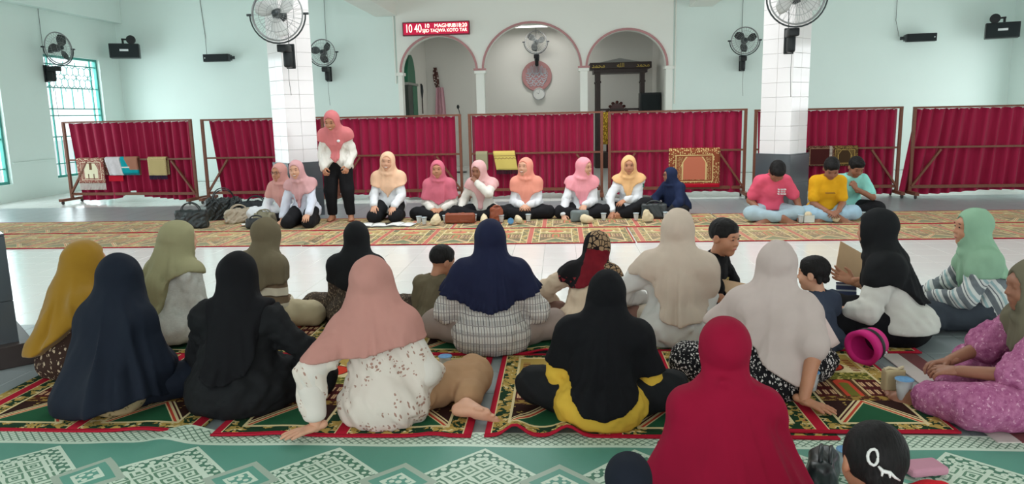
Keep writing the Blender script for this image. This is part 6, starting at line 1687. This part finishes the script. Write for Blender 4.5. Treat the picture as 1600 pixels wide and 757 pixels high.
# green scarf, striped shirt
p = sits('woman in a pale green scarf and striped shirt seen in profile', 2.78, 4.9, 74, 0.98, SK, (10, 0, 0), (10, 0, 0))
p.leg('l', (-0.2, 0.36, 0.11), (0.05, 0.12, 0.06)); p.leg('r', (0.28, 0.32, 0.11), (-0.3, -0.02, 0.065)); p.foot('r', (-0.75, -0.5, -0.1), (-0.3, 0.2, 1))
p.arm('l', (-0.08, 0.36, 0.2), (-0.8, -0.4, -0.3)).arm('r', (0.1, 0.34, 0.2), (0.8, -0.5, 0)); p.hand('l', 0.5, (0.4, 0.8, -0.3), (0, 0.3, 1)); p.body(h_core=0.025).face(0)
p.top(m_stripe2, g=0.026, hem=0.012, hips=1.25, amp=0.006, seatback=0.06); p.bottoms(cloth('dark_slate_trousers', srgb(62, 68, 76)), g=0.024)
p.hijab(cloth('pale_green_scarf', srgb(142, 178, 150)), [(0, 0.18), (40, 0.24), (80, 0.38), (120, 0.40), (160, 0.36), (200, 0.35), (240, 0.38), (285, 0.38), (325, 0.24)], upper=0.3, fold=0.014, tent_r=(0.095, 0.155), **NH)
# purple pink dress at the edge
p = sits('woman in a mottled purple-pink dress and olive scarf with bare feet', 2.265, 3.42, 80, 0.94, SKD, (10, 0, 0), (4, 6, 0), width=1.1)
p.leg('l', (-0.22, 0.40, 0.12), (0.02, 0.60, 0.07)); p.leg('r', (0.42, 0.22, 0.12), (0.10, 0.44, 0.06)); p.foot('l', (0.55, 0.8, 0.05), (-0.3, -0.1, 1), 0.0055)
p.arm('l', (-0.05, 0.44, 0.24), (-0.7, -0.6, -0.4)).arm('r', (0.1, 0.44, 0.24), (0.8, -0.5, -0.2)); p.hand('l', 0.6, (0.35, 0.9, -0.1), (-0.3, 0.2, 1), 0.005); p.hand('r', 0.6, (-0.2, 0.95, -0.1), (0.3, 0.2, 1), 0.005); p.body(h_core=0.025)
p.top(m_purple, g=0.03, sleeve=0.95, hem=0.012, hips=1.35, amp=0.006, sleeve_g=0.024); p.bottoms(m_purple, g=0.045, upto=1.75, name='dress_skirt')
p.hijab(cloth('olive_grey_scarf', srgb(110, 104, 86)), [(0, 0.32), (60, 0.4), (110, 0.44), (150, 0.36), (180, 0.34), (220, 0.38), (260, 0.46), (320, 0.4)], upper=0.1, fold=0.012, tent_z=0.3, **NH)
# ---------------------------------------------------------------- cups, bread, bags, papers
def clear_mat(name, col=(0.93, 0.96, 0.97), alpha=0.35):
    M = Mat(name, 0.08, 0.5); M.base(col); M.b.inputs['Alpha'].default_value = alpha; return M.m
m_cup = clear_mat('clear_cup_plastic'); m_water = clear_mat('cup_water', (0.80, 0.88, 0.90), 0.5)
m_lid = plain('pale_cup_lid', srgb(196, 214, 222), 0.4); m_bluelid = plain('blue_printed_lid', srgb(96, 150, 196), 0.4, 0.25, 60)
def cup_meshes():
    bm = bmesh.new(); lathe(bm, [(0.024, 0.0), (0.026, 0.002), (0.036, 0.088), (0.040, 0.092), (0.040, 0.095)], 18, cap_bot=True); a = bpy.data.meshes.new('wall'); bm.to_mesh(a); bm.free(); a.materials.append(m_cup)
    bm = bmesh.new(); lathe(bm, [(0.0001, 0.003), (0.025, 0.003), (0.0335, 0.078), (0.0001, 0.078)], 16); b = bpy.data.meshes.new('water'); bm.to_mesh(b); bm.free(); b.materials.append(m_water)
    bm = bmesh.new(); lathe(bm, [(0.0001, 0.0955), (0.030, 0.0955), (0.0395, 0.0965), (0.040, 0.094)], 18); c = bpy.data.meshes.new('lid'); bm.to_mesh(c); bm.free()
    for m in (a, b, c):
        for p in m.polygons: p.use_smooth = True
    return a, b, c
cw, cwa, clid = cup_meshes()
clid.materials.append(m_lid); clid2 = clid.copy(); clid2.materials.clear(); clid2.materials.append(m_bluelid); clid2.name = 'lid'
def cup(label, x, y, blue=False, lid=True, s=1.0, group='water cups on the far carpet', z=0.018, lying=False):
    o = empty('water_cup', label, 'cup', (x, y, z), 0.3, group); o.scale = (s, s, s)
    if lying: o.rotation_euler = (PI/2-0.1, 0, 0.2); o.location.z = z+0.036
    shared('wall', cw, o); shared('water', cwa, o)
    if lid: shared('lid', clid2 if blue else clid, o)
    return o
m_bread = plain('cream_bun', srgb(224, 206, 172), 0.75, 0.1, 20, bump=0.004, bscale=40)
def bun(label, x, y, s=1.0, group='snacks in clear bags on the far carpet', seed=0, z=0.016, tall=1.0):
    e = empty('wrapped_snack', label, 'snack', (x, y, z), seed*0.7, group)
    f = disp(U(0.03, sd_ell((0, 0, 0.045), (0.085*s, 0.06*s, 0.05*tall)), sd_ell((0.03*s, 0.01, 0.07*tall), (0.05*s, 0.04*s, 0.04*tall))), wrinkle(seed+3, 0.006, 0.05, 6)); f = isect(f, lambda P: 0.001-P[:, 2])
    solid('snack', f, 0.008, m_bread, e); return e
Y1 = 9.95
cup('clear water cup, nearest the open notebook of the woman in pale peach', -1.92, 9.86); cup('clear water cup just behind another at the peach-scarfed woman\'s knee', -1.83, 9.76)
cup('clear water cup standing beside the wrapped bun near the brown handbag', -1.57, 9.92); cup('clear water cup in front of the woman touching her chin', -0.80, 9.86)
cup('clear water cup before the laughing woman in coral scarf', -0.44, 9.92); cup('clear water cup lying with its blue lid towards the camera', -0.68, 9.74, True, True, 1.05, lying=True)
cup('clear water cup in front of the woman in bright pink scarf', 0.57, 9.92); cup('half wrapped water cup in front of the woman in apricot', 1.00, 9.9); cup('clear water cup beside the black bag of the woman in navy', 1.40, 9.96)
cup('clear water cup at the ankles of the man in pink', 3.03, 9.52, z=0.016); cup('clear water cup beside the bun of the man in yellow', 3.62, 9.6, z=0.016); cup('clear water cup in front of the man in mint', 3.88, 9.72, z=0.016)
cup('clear water cup by the hip of the woman touching her chin', -1.18, 9.98)
bun('wrapped cream bun beside the brown handbag', -1.67, 9.72, 0.85, seed=1, tall=1.35); bun('wrapped bun between the handbag and the red-brown pouch', -1.02, 9.74, 0.8, seed=2, tall=1.2)
bun('flat wrapped bun before the laughing woman\'s skirt', -0.56, 9.74, 0.7, seed=3); bun('large wrapped bun in front of the grey tablet case', 0.34, 9.72, 1.05, seed=4)
bun('wrapped bun beside the black bag', 1.14, 9.78, 0.9, seed=5, tall=1.5); bun('wrapped bun on the carpet before the man in yellow', 3.47, 9.55, 0.75, seed=6)
e = empty('snack_box', 'small open snack box with a bun before the man in pink', 'box', (3.13, 9.56, 0.016), 0.1)
bm = bmesh.new()
for dx, dy, sx, sy in ((0, -0.045, 0.13, 0.004), (0, 0.045, 0.13, 0.004), (-0.065, 0, 0.004, 0.09), (0.065, 0, 0.004, 0.09)): box(bm, (dx, dy, 0.045), (sx, sy, 0.09))
box(bm, (0, 0, 0.004), (0.13, 0.09, 0.006)); bm_obj('carton', bm, plain('pale_carton', srgb(214, 220, 212), 0.6), e)
f = disp(sd_ell((0, 0, 0.09), (0.045, 0.036, 0.045)), wrinkle(9, 0.005, 0.04)); solid('bun', f, 0.008, m_bread, e)
# notebooks and phone
m_paper = plain('paper', srgb(232, 232, 228), 0.7, 0.02)
def notebook(label, x, y, rz, w=0.2, h=0.27):
    e = empty('notebook', label, 'book', (x, y, 0.017), rz, 'open notebooks on the carpet')
    for s in (-1, 1):
        me = grid_mesh('page', lambda u, v, s=s: (s*w*u, (v-0.5)*h, 0.006+0.014*math.sin(PI*min(1, u*1.1))*(1-u*0.7)), 8, 2); q = link_mesh('page', me, m_paper, e); md = q.modifiers.new('thick', 'SOLIDIFY'); md.thickness = 0.006
    bm = bmesh.new(); box(bm, (0, 0, 0.002), (2*w+0.01, h+0.01, 0.003)); bm_obj('cover', bm, plain('grey_cover', srgb(150, 152, 156), 0.6), e)
notebook('open notebook in front of the kneeling woman, towards the standing woman', -2.53, 9.72, 0.12); notebook('open notebook in front of the kneeling woman, beside the water cups', -2.14, 9.74, -0.15, 0.17)
o = empty('phone', 'dark phone lying between the two open notebooks', 'phone', (-2.33, 9.80, 0.02), 0.3); bm = bmesh.new(); box(bm, (0, 0, 0.004), (0.075, 0.15, 0.008), bev=0.003); bm_obj('phone_case', bm, m_redwood, o); bm = bmesh.new(); box(bm, (0, 0, 0.0085), (0.066, 0.138, 0.001)); bm_obj('screen', bm, m_black, o)
# bags
def bag(label, x, y, rz, w, d, h, mat, handle=0.16, cat='bag', name='handbag', z=0.016, sag=0.02, tilt=0.0, strapm=None, flap=None):
    e = empty(name, label, cat, (x, y, z), rz); e.rotation_euler = (tilt, 0, rz)
    def bf(P):
        q = np.abs(P-A3((0, 0, h/2)))-A3((w/2-0.03, d/2*0.7, h/2-0.03)); tp = np.clip(P[:, 2]/h, 0, 1); q[:, 1] += 0.35*d*tp*0.5
        return np.linalg.norm(np.maximum(q, 0), axis=1)+np.minimum(q.max(1), 0)-0.03
    bf.bb = (A3((-w/2-0.02, -d/2-0.03, -0.02)), A3((w/2+0.02, d/2+0.03, h+0.02)))
    f = disp(bf, wrinkle(int(w*1000), sag*0.35, 0.09, 5)); solid('body', f, 0.009, mat, e)
    if handle:
        for s in (-1, 1):
            bm = bmesh.new(); tube(bm, [(w*0.3*math.cos(PI-PI*k/12), s*d*0.2-0.01, h*0.93+handle*math.sin(PI*k/12)) for k in range(13)], 0.008, 6); bm_obj('handle', bm, strapm or mat, e, smooth=True)
    if flap: bm = bmesh.new(); box(bm, (0, -d/2-0.004, h*0.62), (w*0.9, 0.012, h*0.55), bev=0.004); bm_obj('flap', bm, flap, e)
    return e
m_brownl = plain('brown_leather', srgb(142, 72, 46), 0.45, 0.1, 20, 0.4); m_blackl = plain('black_leather', srgb(36, 42, 44), 0.35, 0.15, 20, 0.5); m_taup = plain('taupe_leather', srgb(178, 164, 144), 0.5, 0.1, 20)
bag('brown leather handbag lying before the woman in deep rose', -1.36, 9.88, 0.03, 0.4, 0.12, 0.13, m_brownl, 0, flap=m_brownl)
bag('red-brown leather pouch standing by the woman touching her chin', -0.87, 9.9, 0.4, 0.17, 0.12, 0.2, m_brownl, 0.04)
bag('grey tablet case propped against the knee of the woman in bright pink', 0.25, 9.86, 0.1, 0.24, 0.04, 0.15, plain('grey_case', srgb(112, 122, 122), 0.5), 0, name='tablet_case', cat='case')
bag('black quilted bag between the women in apricot and navy', 1.26, 10.1, -0.1, 0.34, 0.16, 0.2, m_blackl, 0.05)
bag('upright black tote bag, front one of the bag heap by the screens', -5.02, 9.72, 0.1, 0.42, 0.13, 0.24, m_blackl, 0.12, name='tote_bag', sag=0.03)
bag('large slumped black shoulder bag at the back of the bag heap', -4.98, 10.62, 0.5, 0.5, 0.24, 0.3, m_blackl, 0.18, name='shoulder_bag', sag=0.06, tilt=0.2)
bag('taupe handbag lying on its side in the bag heap', -4.58, 10.22, 0.6, 0.36, 0.2, 0.18, m_taup, 0.08, sag=0.05)
bag('black and grey rucksack slumped beside the seated women', -4.5, 10.66, 0.2, 0.4, 0.25, 0.24, plain('black_nylon', srgb(44, 48, 52), 0.6), 0.1, name='rucksack', sag=0.05)
bag('black studded clutch bag nearest to the seated woman in glasses', -4.08, 9.62, 0.35, 0.27, 0.1, 0.13, plain('studded_black', srgb(40, 44, 46), 0.4, 0.5, 260, 0.5), 0.05, name='clutch_bag')
bag('olive grey cloth bag between the rucksack and the clutch', -4.12, 10.02, -0.3, 0.3, 0.16, 0.15, plain('olive_cloth', srgb(140, 134, 112), 0.8), 0.06, name='cloth_bag', sag=0.05)
o = empty('paper_sheet', 'white folded sheet tucked in the bag heap', 'paper', (-4.33, 9.74, 0.02), 0.5)
me = grid_mesh('sheet', lambda u, v: (0.22*u, 0.16*v, 0.02+0.1*max(0, u-0.55)), 8, 2); link_mesh('sheet', me, m_paper, o).modifiers.new('thick', 'SOLIDIFY').thickness = 0.003
# cardboard
m_card = plain('cardboard', srgb(190, 156, 122), 0.8, 0.05, 12)
def card(label, loc, rot, w, h):
    o = empty('cardboard_sheet', label, 'cardboard', loc, 0); o.rotation_euler = rot
    bm = bmesh.new(); box(bm, (0, 0, 0), (w, h, 0.006), bev=0.001); bm_obj('sheet', bm, m_card, o); return o
card('flat sheet of cardboard across the lap of the boy in black', (1.28, 4.95, 0.20), (0.42, 0.25, 0.35), 0.42, 0.34)
card('brown cardboard flap standing beyond the outstretched hand', (2.02, 5.18, 0.36), (1.15, 0.5, 0.3), 0.30, 0.26)
o = empty('striped_pamphlet', 'dark blue striped booklet beside the cardboard flap', 'booklet', (1.96, 5.12, 0.16)); o.rotation_euler = (1.3, 0.1, 0.2)
Mp, = [Mat('blue_stripe_cover', 0.5)]; x, y, z = Mp.xyz(); Mp.base(Mp.mix(srgb(60, 72, 110), srgb(190, 200, 210), (y*26).frac().lt(0.3))); bm = bmesh.new(); box(bm, (0, 0, 0), (0.15, 0.2, 0.008)); bm_obj('cover', bm, Mp.m, o)
# magenta sun visor lying on its side
m_mag = plain('magenta_felt', srgb(206, 34, 122), 0.75, 0.06, 20); m_band = plain('black_band', srgb(30, 26, 30), 0.6)
e = empty('sun_hat', 'magenta hat with black band and white logo lying on its side', 'hat', (1.64, 4.10, 0.128), 0)
e.rotation_euler = Vector((0.80, 0.55, 0.16)).to_track_quat('Z', 'Y').to_euler(); e.scale = (0.84,)*3; e.location = (1.67, 4.12, 0.112)
bm = bmesh.new(); lathe(bm, [(0.085, 0.02), (0.1, 0.0), (0.125, 0.005), (0.122, 0.03), (0.108, 0.10), (0.1, 0.16), (0.085, 0.175)], 32); lathe(bm, [(0.096, 0.01), (0.1, 0.10), (0.085, 0.17)], 32); bm_obj('crown', bm, m_mag, e, smooth=True)
bm = bmesh.new(); lathe(bm, [(0.1155, 0.075), (0.117, 0.085), (0.1135, 0.105), (0.1095, 0.112)], 32); bm_obj('band', bm, m_band, e, smooth=True)
bm = bmesh.new(); lathe(bm, [(0.0001, 0.172), (0.086, 0.174)], 32); bm_obj('lining', bm, plain('dark_lining', srgb(70, 18, 48), 0.8), e)
for k, (a, zz) in enumerate(((3.55, 0.13), (3.68, 0.142), (3.82, 0.135))):
    bm = bmesh.new(); ellipsoid(bm, (0.1065*math.cos(a), 0.1065*math.sin(a), zz), (0.006, 0.006, 0.009)); bm_obj('logo', bm, m_plate, e)
# near cups and snack box
cup('clear water cup with blue lid beside the resting hand of the woman in greige', 1.26, 3.68, True, True, 1.0, 'water cups near the front', 0.04)
cup('clear water cup with blue lid by the bare foot of the woman in purple-pink', 1.67, 3.58, True, True, 1.1, 'water cups near the front', 0.03)
cup('clear water cup with blue lid behind the tan trousered knee', -0.66, 3.98, True, True, 1.0, 'water cups near the front', 0.024)
e = empty('paper_bag', 'small kraft paper snack bag behind the water cup by the bare foot', 'bag', (1.67, 3.70, 0.034), 0.15)
bm = bmesh.new(); box(bm, (0, 0, 0.055), (0.105, 0.05, 0.11), bev=0.008); bm_obj('bag', bm, plain('kraft_paper', srgb(182, 164, 128), 0.8, 0.08, 14), e)
bm = bmesh.new(); tube(bm, [(-0.05, 0, 0.111), (-0.02, 0.01, 0.116), (0.015, -0.008, 0.111), (0.05, 0, 0.118)], 0.008, 5); bm_obj('folded_rim', bm, plain('pale_kraft', srgb(206, 190, 158), 0.8), e)
cup('clear plastic cup with blue lid beside the little girl in red', 1.13, 2.86, True, True, 1.0, 'water cups near the front', 0.01)
e = bag('dark handbag beside the maroon scarf with a looped strap', 1.01, 2.78, 1.2, 0.2, 0.09, 0.11, m_blackl, 0.04, z=0.01)
o = empty('pink_slipper', 'pale pink folded cloth beside the elbow of the little girl in red', 'cloth', (1.43, 2.86, 0.012), 0.2); o.name = 'folded_cloth'
bm = bmesh.new(); box(bm, (0, 0, 0.02), (0.16, 0.1, 0.035), bev=0.012); bm_obj('cloth', bm, plain('dusty_pink_cloth', srgb(196, 140, 158), 0.8), o)
# pale shawl of the child between the women
e = empty('draped_shawl', 'pale pink shawl with batik hem draped beside the toddler', 'shawl', (1.35, 4.10, 0.02), 0.2)
def shf(u, v):
    a = (u-0.5)*1.9; r = 0.03+0.17*v
    return (r*math.sin(a)+0.01*math.sin(u*20)*v, -r*math.cos(a)*0.6, 0.40-0.26*v**1.1+0.012*math.sin(u*13)*v)
q = link_mesh('shawl', grid_mesh('shawl', shf, 28, 12), cloth('pale_pink_shawl', srgb(216, 196, 190)), e); q.modifiers.new('thick', 'SOLIDIFY').thickness = 0.006
f = disp(isect(U(0.04, sd_cap((0, 0, 0.03), (0.0, 0.0, 0.26), 0.13, 0.06), sd_cap((0, 0.0, 0.03), (0.12, -0.05, 0.04), 0.1, 0.06)), lambda P: 0.0-P[:, 2]), wrinkle(3, 0.005, 0.09)); solid('batik_skirt', f, 0.011, m_batik, e)
